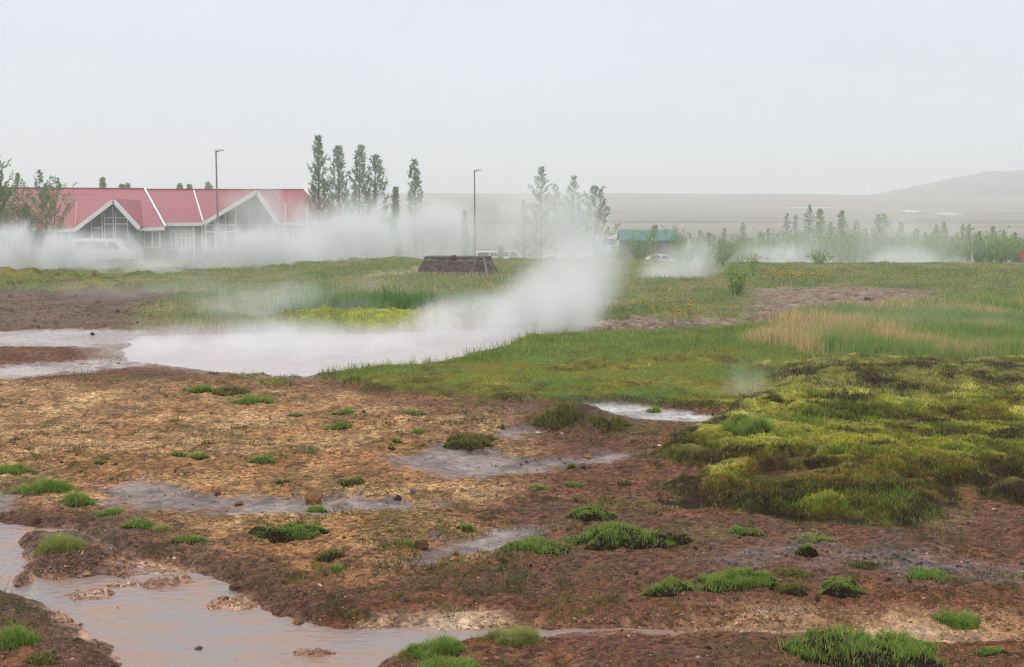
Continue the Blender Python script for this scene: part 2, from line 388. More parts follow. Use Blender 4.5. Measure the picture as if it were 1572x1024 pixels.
bars = np.zeros(len(X))
for p_ in ([(130,866),(200,861),(300,867),(380,884),(445,897),(370,908),(300,893),(200,880)], [(20,893),(90,884),(170,889),(240,898),(150,906),(60,903)], [(395,978),(450,970),(560,974),(600,985),(520,992),(430,990)], [(275,1000),(330,990),(400,1000),(350,1022),(280,1020)], [(480,952),(560,948),(640,955),(560,964)], [(90,842),(180,846),(260,862),(180,868),(100,860)]):
    bars = np.maximum(bars, mask(p_, .12, .16))
Z += near*bars*ws*np.maximum(0, .014+.045*fbm(X*6, Y*11, 4, 151))
Z -= near*.03*mask([(640,950),(760,943),(900,940),(1000,937),(1120,942),(1090,956),(980,956),(860,952),(740,957),(640,962)], .04, .05)*1.6
Z -= near*.022*mask([(1170,948),(1260,945),(1320,953),(1220,960)], .04, .05)*1.8
# single mounds: px, py, half width m, half depth m, height
peat = np.zeros(len(X))
def mound(px, py, rx, ry, h, pk=.0, sharp=2.0):
    global Z, peat
    cx, cy_ = flat(px, py)
    q = ((X-cx)/rx)**2+((Y-cy_)/ry)**2
    q = np.where(np.abs(X-cx) < rx*3, q, 99.)*(1+.25*n8+.2*n3)
    g = np.exp(-np.clip(q, 0, 50)**(sharp/2))
    Z = Z+g*h
    if pk: peat = np.maximum(peat, pk*sstep(.08, .5, g))
mound(858, 650, .34, .30, .13, .9, 3); mound(925, 654, .32, .3, .10, .55, 3); mound(1150, 660, .25, .3, .06, 0)
for i in range(0):                                      # small dark clods of soil
    px, py = random.uniform(560, 1250), random.uniform(690, 905)
    if random.random() < .35: px, py = random.uniform(1150, 1600), random.uniform(815, 920)
    if random.random() < .2: px, py = random.uniform(-50, 560), random.uniform(600, 830)
    s_ = random.uniform(.02, .07); mound(px, py, s_*random.uniform(1, 1.8), s_, s_*.45, .9, 4)

# colours
c = np.tile(S(122, 81, 58), (len(X), 1))                 # dark red brown gravel
def lay(m, rgb, n=None, k=0.0):
    global c
    rgb = np.asarray(rgb)
    if n is not None: rgb = rgb[None]*(1+k*n[:, None])
    m = np.clip(m, 0, 1)[:, None]; c = c*(1-m)+rgb*m
lay(sstep(-.1, .5, nA)*.55, S(138, 90, 56)); lay(sstep(.0, .5, n1)*.55, S(96, 60, 42)); lay(sstep(.05, .5, nD+.3*n8)*.4, S(84, 54, 38))
lay(m_och*(.8+.3*nB), S(204, 160, 108)); lay(m_och*sstep(0, .6, nA)*.6, S(182, 122, 76)); lay(m_och*sstep(.1, .5, nB)*.5, S(218, 178, 126))
lay(sstep(.05, .5, nD)*.5*(Y < 16), S(112, 80, 48)); lay(sstep(.15, .6, n8+.5*n22)*.45*(Y < 16), S(84, 58, 38)); lay(sstep(.35, .7, fbm(X*1.7, Y*1.7, 4, 201))*.5*(Y < 20), S(112, 98, 50))
lay(m_soil, S(122, 98, 82), n3, .25); lay(m_soil*sstep(0, .5, nB)*.6, S(92, 70, 58))
lay(m_mud*.9, S(132, 112, 108), n3, .2); lay(m_mud*sstep(-.1, .4, n8+.4*n3)*.75, S(92, 74, 70)); lay(m_mud*sstep(.15, .6, n3)*.6, S(168, 150, 142))
lay(mask([(800,655),(815,632),(860,622),(930,640),(985,655),(975,668),(880,666)], .12, .2)*.85, S(112, 92, 52), n8, .3); lay(m_wetd*.8, S(104, 78, 68), n3, .2); lay(m_wetd*sstep(.1, .5, n8+.4*n3)*.6, S(70, 54, 48))
lay(m_pale, S(182, 166, 160), n3, .12); lay(m_pale*sstep(-.1, .4, nB+.3*n3)*.8, S(140, 120, 112))
lay(m_sil, S(208, 202, 196), n8, .08); lay(m_sil*sstep(.05, .5, nB)*.8, S(145, 138, 140))
lay(m_band, S(112, 132, 56), n3, .2); lay(m_band*sstep(-.3, .4, nB)*sstep(15.6, 13.5, Y)*.8, S(132, 120, 48)); lay(m_band*sstep(.15, .5, nD+.3*n8)*.8, S(84, 62, 38))
band_n = m_band*sstep(.0, .45, fbm(X*.8, Y*2.0, 4, 211)); lay(band_n*.7, S(146, 138, 52))
lay(m_far, S(128, 138, 82), n1, .15); lay(m_far*sstep(-.1, .5, nA)*.7, S(150, 146, 92)); lay(m_far*sstep(.1, .55, nB)*.55, S(108, 96, 66)); lay(m_far*sstep(.2, .6, n1)*.6, S(92, 122, 56))
lay(m_dry, S(146, 140, 92), n3, .2)
lay(m_pink*(.35+.65*sstep(-.4, .1, nB+.5*nD)), S(172, 152, 132), n3, .15); lay(m_pink*sstep(.15, .5, nB)*.6, S(128, 106, 88)); lay(m_pink*sstep(.2, .6, nD)*.3, S(120, 120, 70))
lay(mask([(560,421),(640,417),(640,422),(560,424)], .4, .3), S(200, 180, 160))
lay(m_lm, S(120, 126, 50), n3, .2); lay(m_lm*sstep(.1, .5, nA), S(150, 136, 50)); lay(m_lm*sstep(.2, .5, nB)*.8, S(70, 60, 38))
# moss
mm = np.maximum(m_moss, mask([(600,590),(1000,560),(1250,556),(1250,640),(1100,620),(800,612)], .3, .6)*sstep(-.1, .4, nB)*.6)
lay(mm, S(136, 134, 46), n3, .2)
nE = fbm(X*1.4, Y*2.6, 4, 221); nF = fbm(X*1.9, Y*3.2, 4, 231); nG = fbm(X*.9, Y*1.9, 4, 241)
hum = lump-.9*lump2+.45*lump3+.25*nD  # hump height: lit tops yellow, shaded hollows dark, painted into the moss colour
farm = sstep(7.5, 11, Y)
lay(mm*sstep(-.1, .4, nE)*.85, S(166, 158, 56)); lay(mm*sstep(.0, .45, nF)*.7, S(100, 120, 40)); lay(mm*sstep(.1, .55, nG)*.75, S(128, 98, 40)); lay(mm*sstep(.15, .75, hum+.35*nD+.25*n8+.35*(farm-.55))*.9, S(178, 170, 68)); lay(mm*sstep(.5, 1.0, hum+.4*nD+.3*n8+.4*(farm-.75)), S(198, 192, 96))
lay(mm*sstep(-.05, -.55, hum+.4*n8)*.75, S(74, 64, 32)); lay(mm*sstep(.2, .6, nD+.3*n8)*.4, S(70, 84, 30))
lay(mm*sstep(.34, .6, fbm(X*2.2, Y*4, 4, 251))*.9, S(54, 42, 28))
lay(m_heath*m_moss*.6, S(104, 98, 62), n3, .25); lay(m_heath*sstep(-.05, .25, nF+.4*nD)*.9, S(56, 47, 36)); lay(m_heath*sstep(.05, .4, nE+.4*n8)*.75, S(150, 148, 76))
lay(m_isb, S(182, 186, 62), n3, .2); lay(m_isb*sstep(-.05, .4, nB+.4*nD)*.6, S(108, 122, 50)); lay(m_isb*sstep(.3, .7, n3)*.5, S(100, 84, 44))
# peat where the mats are cut off
cut = m_moss*(1-sstep(.04, .30+.12*n3, moss_sd))*sstep(-.10, -.03, moss_sd)*(Y < 11.5)
lay(gap*.95, S(74, 52, 37), n8, .35); lay(cut*sstep(-.4, .2, n3+.4*n8)*.85, S(46, 34, 23)); lay(peat*sstep(-.6, .2, n8), S(62, 46, 34), n8, .3)
bcut = sstep(-.15, 0, poly_sd(BAND)+.3*edge)*(1-sstep(.02, .3, poly_sd(BAND)+.3*edge))*(Y < 12.6)*(U < .2)
lay(bcut*sstep(-.2, .3, n3)*.8, S(60, 46, 30))
# stream bed, strip and shores
shore = sstep(-.38, -.02, str_sd+.12*n3+.05*n8)*(1-ws); lay(shore*.75*(Y < 9), S(92, 62, 46), n8, .25)
lay(ws, S(186, 140, 104), n3, .15); lay(ws*sstep(.1, .5, nD)*.7, S(140, 92, 62)); lay(ws*sstep(.2, .6, n8)*.5, S(205, 165, 125))
lay(bars*ws*.9, S(148, 104, 74), n8, .25); lay(isl, S(96, 66, 50), n8, .3); lay(isl*sstep(.1, .5, n8)*.6, S(140, 100, 76))
lay(m_strip*(1-ws), S(176, 136, 98), n3, .15); lay(m_strip*sstep(.0, .5, nD)*.7, S(150, 100, 62)); lay(m_strip*sstep(.2, .6, fbm(X*1.2, Y*6, 4, 261))*.7, S(206, 178, 146))
sline = sstep(-.25, -.05, poly_sd(STRIP)+.08*n3)*(1-m_strip); lay(sline*.8, S(112, 64, 38))
pshore = sstep(-.8, -.05, pool_sd)*(1-sstep(-.02, .05, pool_sd))*(1-m_band)*(1-m_isb); lay(pshore*.8, S(138, 112, 98))
lay(sstep(0, .1, pool_sd), S(190, 180, 175))
# far plain: dry heath in bands with a few darker ditches
fp = sstep(110, 190, Y)
lay(fp, S(150, 138, 116)); lay(fp*sstep(-.1, .4, fbm(X*.006, Y*.03, 4, 301)), S(166, 146, 126)); lay(fp*sstep(.1, .5, fbm(X*.01, Y*.05, 4, 311))*.8, S(116, 104, 92))
lay(fp*(1-sstep(180, 330, Y))*.8, S(116, 122, 76)); lay(fp*np.exp(-((Y-360)/9)**2)*.9, S(70, 60, 52)); lay(fp*np.exp(-((Y-265)/6)**2)*.7, S(78, 76, 56))
wetf = np.clip(.06+.5*m_wetd+.50*m_mud+.75*m_pale+.45*m_sil+.15*shore*(Y < 9)+.9*ws+.45*m_strip+.5*pshore, 0, 1)*(1-m_band*.9)*(1-m_moss)*(1-m_far*.9)*near
wetf = np.clip(wetf+.16*sstep(.0, .6, n1)*(1-m_och)*(Y < 11)*(1-m_moss)*(1-m_band), 0, 1)
pebf = np.clip(1-m_band-m_moss-m_far-m_mud*.8-m_pale*.9-m_sil*.8-m_lm-m_isb-peat, 0, 1)*(1-.4*m_strip)*sstep(40, 20, Y)

def grid(a): return a.reshape(shape)
FIELD = {}
def sample(f, x, y):
    """bilinear look-up of a terrain field at plan positions"""
    g = f if isinstance(f, np.ndarray) else FIELD[f]
    if g.ndim == 1: g = g.reshape(shape)
    x = np.asarray(x, float); y = np.asarray(y, float)
    r_ = np.hypot(x, y); t_ = np.arctan2(x, y)
    i = np.clip(np.searchsorted(RR, r_)-1, 0, len(RR)-2); j = np.clip(np.searchsorted(TH, t_)-1, 0, len(TH)-2)
    a = np.clip((r_-RR[i])/(RR[i+1]-RR[i]), 0, 1); b = np.clip((t_-TH[j])/(TH[j+1]-TH[j]), 0, 1)
    return (g[i, j]*(1-a)+g[i+1, j]*a)*(1-b)+(g[i, j+1]*(1-a)+g[i+1, j+1]*a)*b
def gz(x, y): return float(sample(Z, x, y))
def ground_px(px, py, it=10):
    """plan position of the ground seen at this place of the photograph"""
    a, b, c_ = rays(px, py); z = np.zeros(np.shape(a))
    for _ in range(it):
        t = np.clip((z-CAM_H)/np.minimum(c_, -.002), 1, 900)
        z = .5*z+.5*sample(Z, a*t, b*t)
    return a*t, b*t
def hit_px(px, py):
    a, b, c_ = [float(v) for v in rays(px, py)]; ts = np.exp(np.linspace(math.log(2), math.log(1300), 4000))
    d = CAM_H+c_*ts-sample(Z, a*ts, b*ts); k = int(np.argmax(d < 0)) if (d < 0).any() else len(ts)-1
    return a*ts[k], b*ts[k]
def gcol(x, y): return np.stack([sample(c[:, k].copy(), x, y) for k in range(3)], 1)

nr, ncol = shape
idx = np.arange(nr*ncol).reshape(shape)
q = np.stack([idx[:-1, :-1], idx[:-1, 1:], idx[1:, 1:], idx[1:, :-1]], -1).reshape(-1, 4)
qw = np.stack([idx[:-1, -1], idx[:-1, 0], idx[1:, 0], idx[1:, -1]], -1)
ctr = nr*ncol
tri = np.stack([np.full(ncol, ctr), np.roll(idx[0], -1), idx[0]], -1)
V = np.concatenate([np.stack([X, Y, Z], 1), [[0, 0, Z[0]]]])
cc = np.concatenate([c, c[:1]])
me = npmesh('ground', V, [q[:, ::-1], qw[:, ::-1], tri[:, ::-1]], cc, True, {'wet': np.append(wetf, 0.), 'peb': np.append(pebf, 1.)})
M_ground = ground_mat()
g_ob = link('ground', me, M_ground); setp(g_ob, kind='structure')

# hill on the right of the plain
hx = np.linspace(120, 900, 160); hy = np.linspace(700, 1000, 60)
HXg, HYg = np.meshgrid(hx, hy)
sk = [(1200,308),(1300,303.5),(1345,299.5),(1400,287),(1450,276.5),(1490,267),(1515,263),(1540,265.5),(1572,261),(1650,257),(1800,262),(2100,270),(2600,290)]
sx = [at(p[0], p[1], 850).x for p in sk]; sz = [at(p[0], p[1], 850).z for p in sk]
top = np.interp(HXg, sx, sz)
base = 10.0
prof = np.clip(1-((HYg-850)/150)**2, 0, 1)**.8
HZ = base+(top-base)*prof+1.2*fbm(HXg*.02, HYg*.02, 4, 401)*prof
hi = np.arange(HXg.size).reshape(HXg.shape)
hq = np.stack([hi[:-1, :-1], hi[:-1, 1:], hi[1:, 1:], hi[1:, :-1]], -1).reshape(-1, 4)
hc = S(126, 118, 106)[None]*(1+.35*fbm(HXg*.03, HYg*.02, 5, 411).ravel()[:, None])
hc = np.where((fbm(HXg*.015, HZ*.2, 3, 421).ravel() > .25)[:, None], hc*.75, hc)
hme = npmesh('hill', np.stack([HXg.ravel(), HYg.ravel(), HZ.ravel()], 1), [hq], hc, True, {'wet': np.zeros(HXg.size), 'peb': np.zeros(HXg.size)})
setp(link('hill', hme, M_ground), kind='structure')

# snow streaks lying on the plain
M_snow = paint('old_snow', (.6, .62, .65), .7, .2, .08, .05)
for (pts, lab) in (([(1208,319.3),(1236,318.4),(1262,318.6),(1294,320.2),(1250,319.6)], 'long thin streak of old snow on the plain behind the dark spruces'),
                   ([(1380,324.5),(1395,323.4),(1415,325.5),(1395,326.6)], 'short snow streak on the plain below the foot of the hill'),
                   ([(1432,327.5),(1455,327.2),(1480,329.6),(1450,330)], 'faint snow streak on the plain, rightmost of the three')):
    gx, gy = zip(*[hit_px(*p) for p in pts])
    mb = MB(); mb.slab([(a, b, gz(a, b)+.02) for a, b in zip(gx, gy)], (0, 0, .18))
    setp(mb.build('snow_patch', M_snow), lab, 'snow patch', 'snow streaks on the plain')

# ------------------------------------------------------------------ water
def sheet(name, poly, z, mat, grow=1.0, **k):
    wx, wy = flat([p[0] for p in poly], [p[1] for p in poly]); pts = [(a, b, z) for a, b in zip(wx, wy)]
    me = bpy.data.meshes.new(name); me.from_pydata(pts, [], [tuple(range(len(pts)))]); 
    bm = bmesh.new(); bm.from_mesh(me); bmesh.ops.triangulate(bm, faces=bm.faces[:]); bmesh.ops.recalc_face_normals(bm, faces=bm.faces[:])
    for f in bm.faces:
        if f.normal.z < 0: f.normal_flip()
    bm.to_mesh(me); bm.free()
    o = link(name, me, mat); setp(o, kind='structure', **k); return o
M_pool = water_mat('milky_hot_water', S(205, 190, 186), .22, .25, 6, S(192, 182, 184))
M_stream = water_mat('silty_stream_water', S(158, 144, 142), .10, .8, 14, S(174, 138, 114))
POOLW = [(120,531),(160,556),(270,572),(350,582),(420,588),(500,592),(560,575),(640,566),(720,560),(780,540),(830,518),(880,500),(800,490),(722,497),(700,494),(640,499),(540,501),(420,500),(330,503),(190,504)]
sheet('hot_spring_water', POOLW, -.055, M_pool, label='milky pale hot spring pool steaming beside the grass bank', cat='hot spring')
STRW = [(-400,740),(0,770),(150,785),(235,826),(350,846),(450,900),(560,930),(700,915),(900,928),(1572,918),(2000,908),(2000,995),(1572,985),(1100,976),(740,968),(660,985),(660,1120),(140,1120),(60,960),(0,920),(-400,890)]
sheet('stream_water', STRW, -.074, M_stream, label='shallow silty stream running over orange deposits in the foreground', cat='stream')

# ------------------------------------------------------------------ scatter: grass, moss, gravel
def blades(x, y, z, h, w, lean, col, seg=1, seedv=0):
    """mesh arrays of grass blades; all arguments per blade"""
    n = len(x); r_ = np.random.default_rng(seedv); col = np.minimum(np.asarray(col)*1.95, .8)
    a = r_.uniform(0, 2*np.pi, n); dx, dy = np.cos(a), np.sin(a); b = r_.uniform(0, 2*np.pi, n)
    lx, ly = np.cos(b)*lean*h, np.sin(b)*lean*h
    p0 = np.stack([x-dx*w/2, y-dy*w/2, z-.01], 1); p1 = np.stack([x+dx*w/2, y+dy*w/2, z-.01], 1)
    tip = np.stack([x+lx, y+ly, z+h], 1)
    if seg == 1:
        Vb = np.stack([p0, p1, tip], 1).reshape(-1, 3); Fb = [np.arange(3*n).reshape(-1, 3)]
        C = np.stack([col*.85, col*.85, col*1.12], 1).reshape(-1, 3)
    else:
        mx_, my_ = lx*.3, ly*.3
        m0 = np.stack([x+mx_-dx*w*.38, y+my_-dy*w*.38, z+h*.6], 1); m1 = np.stack([x+mx_+dx*w*.38, y+my_+dy*w*.38, z+h*.6], 1)
        Vb = np.stack([p0, p1, m1, m0, tip], 1).reshape(-1, 3); k = np.arange(n)*5
        Fb = [np.stack([k, k+1, k+2, k+3], 1), np.stack([k+3, k+2, k+4], 1)]
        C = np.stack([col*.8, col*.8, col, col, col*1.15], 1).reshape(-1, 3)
    return Vb, Fb, C
M_grass = leafmat('grass_blade', .35); M_moss = leafmat('moss_cushion', .2, .9); M_leaf = leafmat('leaf', .3)
def pick(cols, n, wts=None, seed=0):
    r_ = np.random.default_rng(seed); cols = np.array(cols); k = r_.choice(len(cols), n, p=wts)
    return cols[k]*r_.uniform(.75, 1.25, (n, 1))
def px_sample(n, x0, x1, y0, y1, fld, seed, pw=1.0):
    r_ = np.random.default_rng(seed); px = r_.uniform(x0, x1, n); py = y0+(y1-y0)*r_.uniform(0, 1, n)**pw
    x, y = ground_px(px, py, 8); f = sample(fld, x, y); keep = r_.uniform(0, 1, n) < f
    x, y = x[keep], y[keep]; return x, y, sample(Z, x, y)
nowater = (Z > -.05) | (Y > 40)
# 1 green grass round the pool and down to the bare ground
gb = m_band*(1-m_moss*.8)*nowater*(1-.85*band_n*(Y < 12.3))*(1-m_sil)*(1-m_dry*.35)
x, y, z = px_sample(190000, -60, 1650, 455, 650, gb, 1)
n = len(x); tallk = 1+.7*sstep(.9, .1, sample(np.abs(pool_sd), x, y))+.35*sample(n1, x, y)
edgeg = np.maximum(sample(sstep(13.6, 15.3, Y), x, y), sample(sstep(-1.1, -.35, pool_sd), x, y))
h = np.clip(.03+.035*edgeg, 0, 1)*tallk*np.random.default_rng(2).uniform(.5, 1.4, n)
col = pick([S(106,132,58), S(88,114,46), S(124,142,70), S(142,138,78)], n, [.4,.25,.25,.1], 3)
dryp = sample(m_band*sstep(-.3, .3, nB+.5*nD), x, y)[:, None]*(sample(sstep(15.6, 13.8, Y), x, y)*sample(sstep(-.35, -1.1, pool_sd), x, y))[:, None]
dc = pick([S(150,140,52), S(122,110,48), S(104,112,44), S(98,76,40)], n, None, 303); col = col*(1-.85*dryp)+dc*.85*dryp; h = h*(1-.45*dryp[:, 0])
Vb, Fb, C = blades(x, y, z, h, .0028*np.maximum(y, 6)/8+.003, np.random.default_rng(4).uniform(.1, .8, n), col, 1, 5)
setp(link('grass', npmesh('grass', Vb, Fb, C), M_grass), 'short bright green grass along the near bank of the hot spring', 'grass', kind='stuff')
# 2 meadow: mixed green and straw grass
md = np.clip(m_far*.8+m_isb*.2, 0, 1)*(1-.85*sstep(.15, .5, nB+.5*nA))*(1-m_lm*.5)*(1-m_pink*.95)*nowater*sstep(64, 56, Y)*(1-m_pale)
x, y, z = px_sample(110000, -60, 1650, 396, 512, md, 11)
n = len(x); r_ = np.random.default_rng(12)
h = (.08+.08*sample(n1, x, y)).clip(.03, .3)*r_.uniform(.5, 1.3, n)*(1-.3*sample(m_lm, x, y))
straw = np.clip(.5+.8*sample(nA, x, y)+.3*sample(nD, x, y), 0, .95)[:, None]
col = pick([S(112,130,72), S(94,114,60), S(130,142,84)], n, None, 13)*(1-straw)+pick([S(168,156,104), S(150,138,92), S(140,122,88)], n, None, 14)*straw
Vb, Fb, C = blades(x, y, z, h, .0009*y, r_.uniform(.1, .7, n), col, 1, 15)
setp(link('meadow_grass', npmesh('meadow_grass', Vb, Fb, C), M_grass), 'mixed green and yellowed meadow grass beyond the hot spring', 'grass', kind='stuff')
# 3 tall dry grass right
x, y, z = px_sample(70000, 1120, 1700, 452, 566, m_dry*(1-m_heath)*(.35+.65*sstep(-.3, .3, nB)), 21)
n = len(x); r_ = np.random.default_rng(22)
h = (.16+.10*sample(nA, x, y)).clip(.06, .35)*r_.uniform(.5, 1.25, n)
gr = np.clip(.2+2.0*sample(fbm(X*.6, Y*.5, 3, 501), x, y)+.5*sample(nD, x, y), 0, 1)[:, None]
col = pick([S(190,168,122), S(172,148,108), S(156,140,96)], n, None, 23)*(1-gr)+pick([S(98,128,66), S(112,136,72), S(128,140,80)], n, None, 24)*gr
Vb, Fb, C = blades(x, y, z, h, .0007*y, r_.uniform(.1, .55, n), col, 1, 25)
setp(link('dry_grass', npmesh('dry_grass', Vb, Fb, C), M_grass), 'tall straw coloured grass on the right behind the moss', 'grass', kind='stuff')
# 4 tall grass behind the moss bank of the spring
tb = mask([(425,488),(440,470),(480,462),(600,462),(700,466),(740,474),(735,492),(650,490),(560,486),(470,486)], .5, .3)
x, y, z = px_sample(30000, 400, 760, 450, 498, tb*sstep(-.25, .25, fbm(X*1.1, Y*.8, 3, 601)), 31); n = len(x); r_ = np.random.default_rng(32)
h = (.30+.2*sample(n1, x, y)).clip(.14, .5)*r_.uniform(.5, 1.2, n)
Vb, Fb, C = blades(x, y, z, h, .0008*y, r_.uniform(.1, .5, n), pick([S(92,126,62), S(108,138,74), S(78,108,54)], n, None, 33), 1, 34)
setp(link('reed_grass', npmesh('reed_grass', Vb, Fb, C), M_grass), 'tall dark green grass growing on the far bank of the spring', 'grass', kind='stuff')
# 5 moss: short tufted fuzz in the colour of its mat
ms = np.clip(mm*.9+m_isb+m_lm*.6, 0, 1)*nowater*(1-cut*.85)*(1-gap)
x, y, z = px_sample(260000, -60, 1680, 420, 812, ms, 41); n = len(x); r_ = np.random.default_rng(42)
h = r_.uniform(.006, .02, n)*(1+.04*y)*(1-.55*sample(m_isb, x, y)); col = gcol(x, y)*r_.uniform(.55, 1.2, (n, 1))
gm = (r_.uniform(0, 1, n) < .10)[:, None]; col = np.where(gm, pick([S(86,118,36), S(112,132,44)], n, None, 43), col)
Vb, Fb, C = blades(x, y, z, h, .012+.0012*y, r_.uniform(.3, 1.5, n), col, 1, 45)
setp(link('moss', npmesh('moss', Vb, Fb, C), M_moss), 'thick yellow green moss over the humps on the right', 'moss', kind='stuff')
# 6 grass sprigs in the moss and on its edge
sg = m_moss*sstep(.0, .5, fbm(X*1.2, Y*1.5, 3, 511))*sstep(13.5, 11, Y)*(1-.6*cut)*(1-gap)*(1-.6*sstep(.1, .5, hum))
x, y, z = px_sample(24000, 1000, 1680, 600, 815, sg, 51); n = len(x); r_ = np.random.default_rng(52)
h = r_.uniform(.01, .045, n)
Vb, Fb, C = blades(x, y, z, h, .0035+.0*y, r_.uniform(.1, .9, n), pick([S(92,128,40), S(76,106,34), S(120,134,56), S(140,130,76)], n, [.4,.3,.2,.1], 53), 2, 54)
setp(link('moss_grass', npmesh('moss_grass', Vb, Fb, C), M_grass), 'green grass sprigs growing through the moss mounds', 'grass', kind='stuff')
# 7 dark heather stems
hs_ = (1-gap*.8)*np.clip(m_heath*sstep(-.05, .25, nF+.4*nD)+m_moss*.9*sstep(.3, .55, fbm(X*2.2, Y*4, 4, 251)), 0, 1)
x, y, z = px_sample(60000, 1000, 1680, 555, 800, hs_, 55); n = len(x); r_ = np.random.default_rng(56)
Vb, Fb, C = blades(x, y, z, r_.uniform(.015, .055, n), .004+.0006*y, r_.uniform(.2, 1.0, n), pick([S(62,52,36), S(48,40,28), S(74,78,40), S(86,66,48)], n, None, 57), 1, 58)
setp(link('heather', npmesh('heather', Vb, Fb, C), M_grass), 'dark brown low heather in hollows of the moss', 'heather', kind='stuff')
# 8 tiny sprouts on the gravel
sp_ = np.clip(1-m_band-m_moss-m_mud-m_str-m_strip-m_pale-m_far-m_sil, 0, 1)*(.03+.5*sstep(.3, .7, fbm(X*2.0, Y*2.0, 4, 521)))*nowater*(.35+.65*sstep(.3, -.1, U+.25*n05))
x, y, z = px_sample(26000, -60, 1650, 570, 1040, sp_, 61); n0 = len(x)
k = 9; r_ = np.random.default_rng(62)
x = np.repeat(x, k)+r_.normal(0, .02, n0*k); y = np.repeat(y, k)+r_.normal(0, .02, n0*k); z = sample(Z, x, y); n = len(x)
Vb, Fb, C = blades(x, y, z, r_.uniform(.008, .03, n), .005+0*y, r_.uniform(.3, 1.3, n), pick([S(110,116,50), S(92,112,44), S(96,84,48), S(120,104,62)], n, None, 63), 1, 64)
setp(link('sprouts', npmesh('sprouts', Vb, Fb, C), M_grass), 'sparse tiny sprouts scattered over the brown gravel', 'ground cover', kind='stuff')

spm = np.clip(1-m_band-m_moss-m_mud-m_str-m_strip-m_pale-m_far-m_sil-m_soil, 0, 1)*nowater*sstep(-.25, .45, fbm(X*1.3, Y*1.3, 4, 541))*(.4+.6*sstep(.25, -.1, U))
x, y, z = px_sample(1500, -60, 1650, 572, 960, spm, 65); n0 = len(x); k = 46; r_ = np.random.default_rng(66); cl_x, cl_y = x.copy(), y.copy()
sz_ = np.repeat(np.exp(r_.normal(0, .45, n0))*(.018+.0026*y), k); sp2 = np.repeat(r_.uniform(0, 1, n0), k)
a_ = r_.uniform(0, 2*np.pi, n0*k); q_ = np.sqrt(r_.uniform(0, 1, n0*k)); x = np.repeat(x, k)+np.cos(a_)*q_*sz_*1.5; y = np.repeat(y, k)+np.sin(a_)*q_*sz_; z = sample(Z, x, y); n = len(x)
col = pick([S(84,104,40), S(66,88,32), S(104,116,52), S(72,62,38)], n, None, 67)*(.35+.75*sp2)[:, None]
Vb, Fb, C = blades(x, y, z, sz_*.9*r_.uniform(.4, 1.2, n), .0018+.0003*y, r_.uniform(.2, 1.2, n), col, 1, 68)
setp(link('seedling_grass', npmesh('seedling_grass', Vb, Fb, C), M_grass), 'hundreds of tiny grass sprigs dotting the ochre gravel', 'ground cover', kind='stuff')
# gravel stones
def stones(x, y, z, s, col, seed, flatk=.55):
    n = len(x); r_ = np.random.default_rng(seed)
    base = np.array([(1,0,0),(.3,.95,0),(-.8,.6,0),(-.8,-.6,0),(.3,-.95,0),(.1,.1,1),(.5,.3,.75),(-.45,-.2,.8)])
    F0 = np.array([(0,1,6),(1,5,6),(1,2,5),(2,7,5),(2,3,7),(3,4,7),(4,0,6),(4,6,7),(6,5,7)])
    a = r_.uniform(0, 2*np.pi, n); ca, sa = np.cos(a), np.sin(a)
    b = base[None]*r_.uniform(.7, 1.25, (n, 8, 3))*(s[:, None, None]*np.stack([r_.uniform(.8, 1.6, n), r_.uniform(.6, 1, n), r_.uniform(.35, .9, n)*flatk/.55], 1)[:, None, :])
    vx = b[..., 0]*ca[:, None]-b[..., 1]*sa[:, None]+x[:, None]; vy = b[..., 0]*sa[:, None]+b[..., 1]*ca[:, None]+y[:, None]; vz = b[..., 2]+z[:, None]-s[:, None]*.15
    Vs = np.stack([vx, vy, vz], -1).reshape(-1, 3); Fs = (F0[None]+(np.arange(n)*8)[:, None, None]).reshape(-1, 3)
    return Vs, [Fs], np.repeat(col, 8, 0)
M_stone = leafmat('gravel_stone', 0.0, .75)
pg = np.clip(pebf+.25*m_strip+.12*m_mud+.2*m_str*(Z > -.1), 0, 1)*((Z > -.1) | (Y > 9))*(.25+.75*sstep(-.5, .4, nB+.5*nD))
x, y, z = px_sample(230000, -60, 1650, 545, 1045, pg, 71, 1.0); n = len(x); r_ = np.random.default_rng(72)
s_ = .0040*np.exp(r_.normal(0, .5, n))*(.5+.09*y); 
col = gcol(x, y)*np.minimum(np.exp(r_.normal(.08, .5, (n, 1))), 2.0); lt = (r_.uniform(0, 1, n) < .012)[:, None]; col = np.where(lt, pick([S(220,196,164), S(196,170,140), S(176,168,164)], n, None, 73), col)
dk = (r_.uniform(0, 1, n) < .10)[:, None]; col = np.where(dk, col*.3, col)
Vs, Fs, C = stones(x, y, z, s_, col, 74)
setp(link('gravel', npmesh('gravel', Vs, Fs, C), M_stone), 'brown and ochre gravel scattered over the bare ground', 'gravel', kind='stuff')
x, y, z = px_sample(9000, -60, 1500, 432, 506, np.clip(m_soil+m_pink+.3*m_pale, 0, 1), 75); n = len(x); r_ = np.random.default_rng(76)
col = gcol(x, y)*r_.uniform(.45, 1.3, (n, 1))
Vs, Fs, C = stones(x, y, z, .03*np.exp(r_.normal(0, .5, n)), col, 77)
setp(link('far_gravel', npmesh('far_gravel', Vs, Fs, C), M_stone), 'clods and stones on the bare patches beyond the spring', 'gravel', kind='stuff')
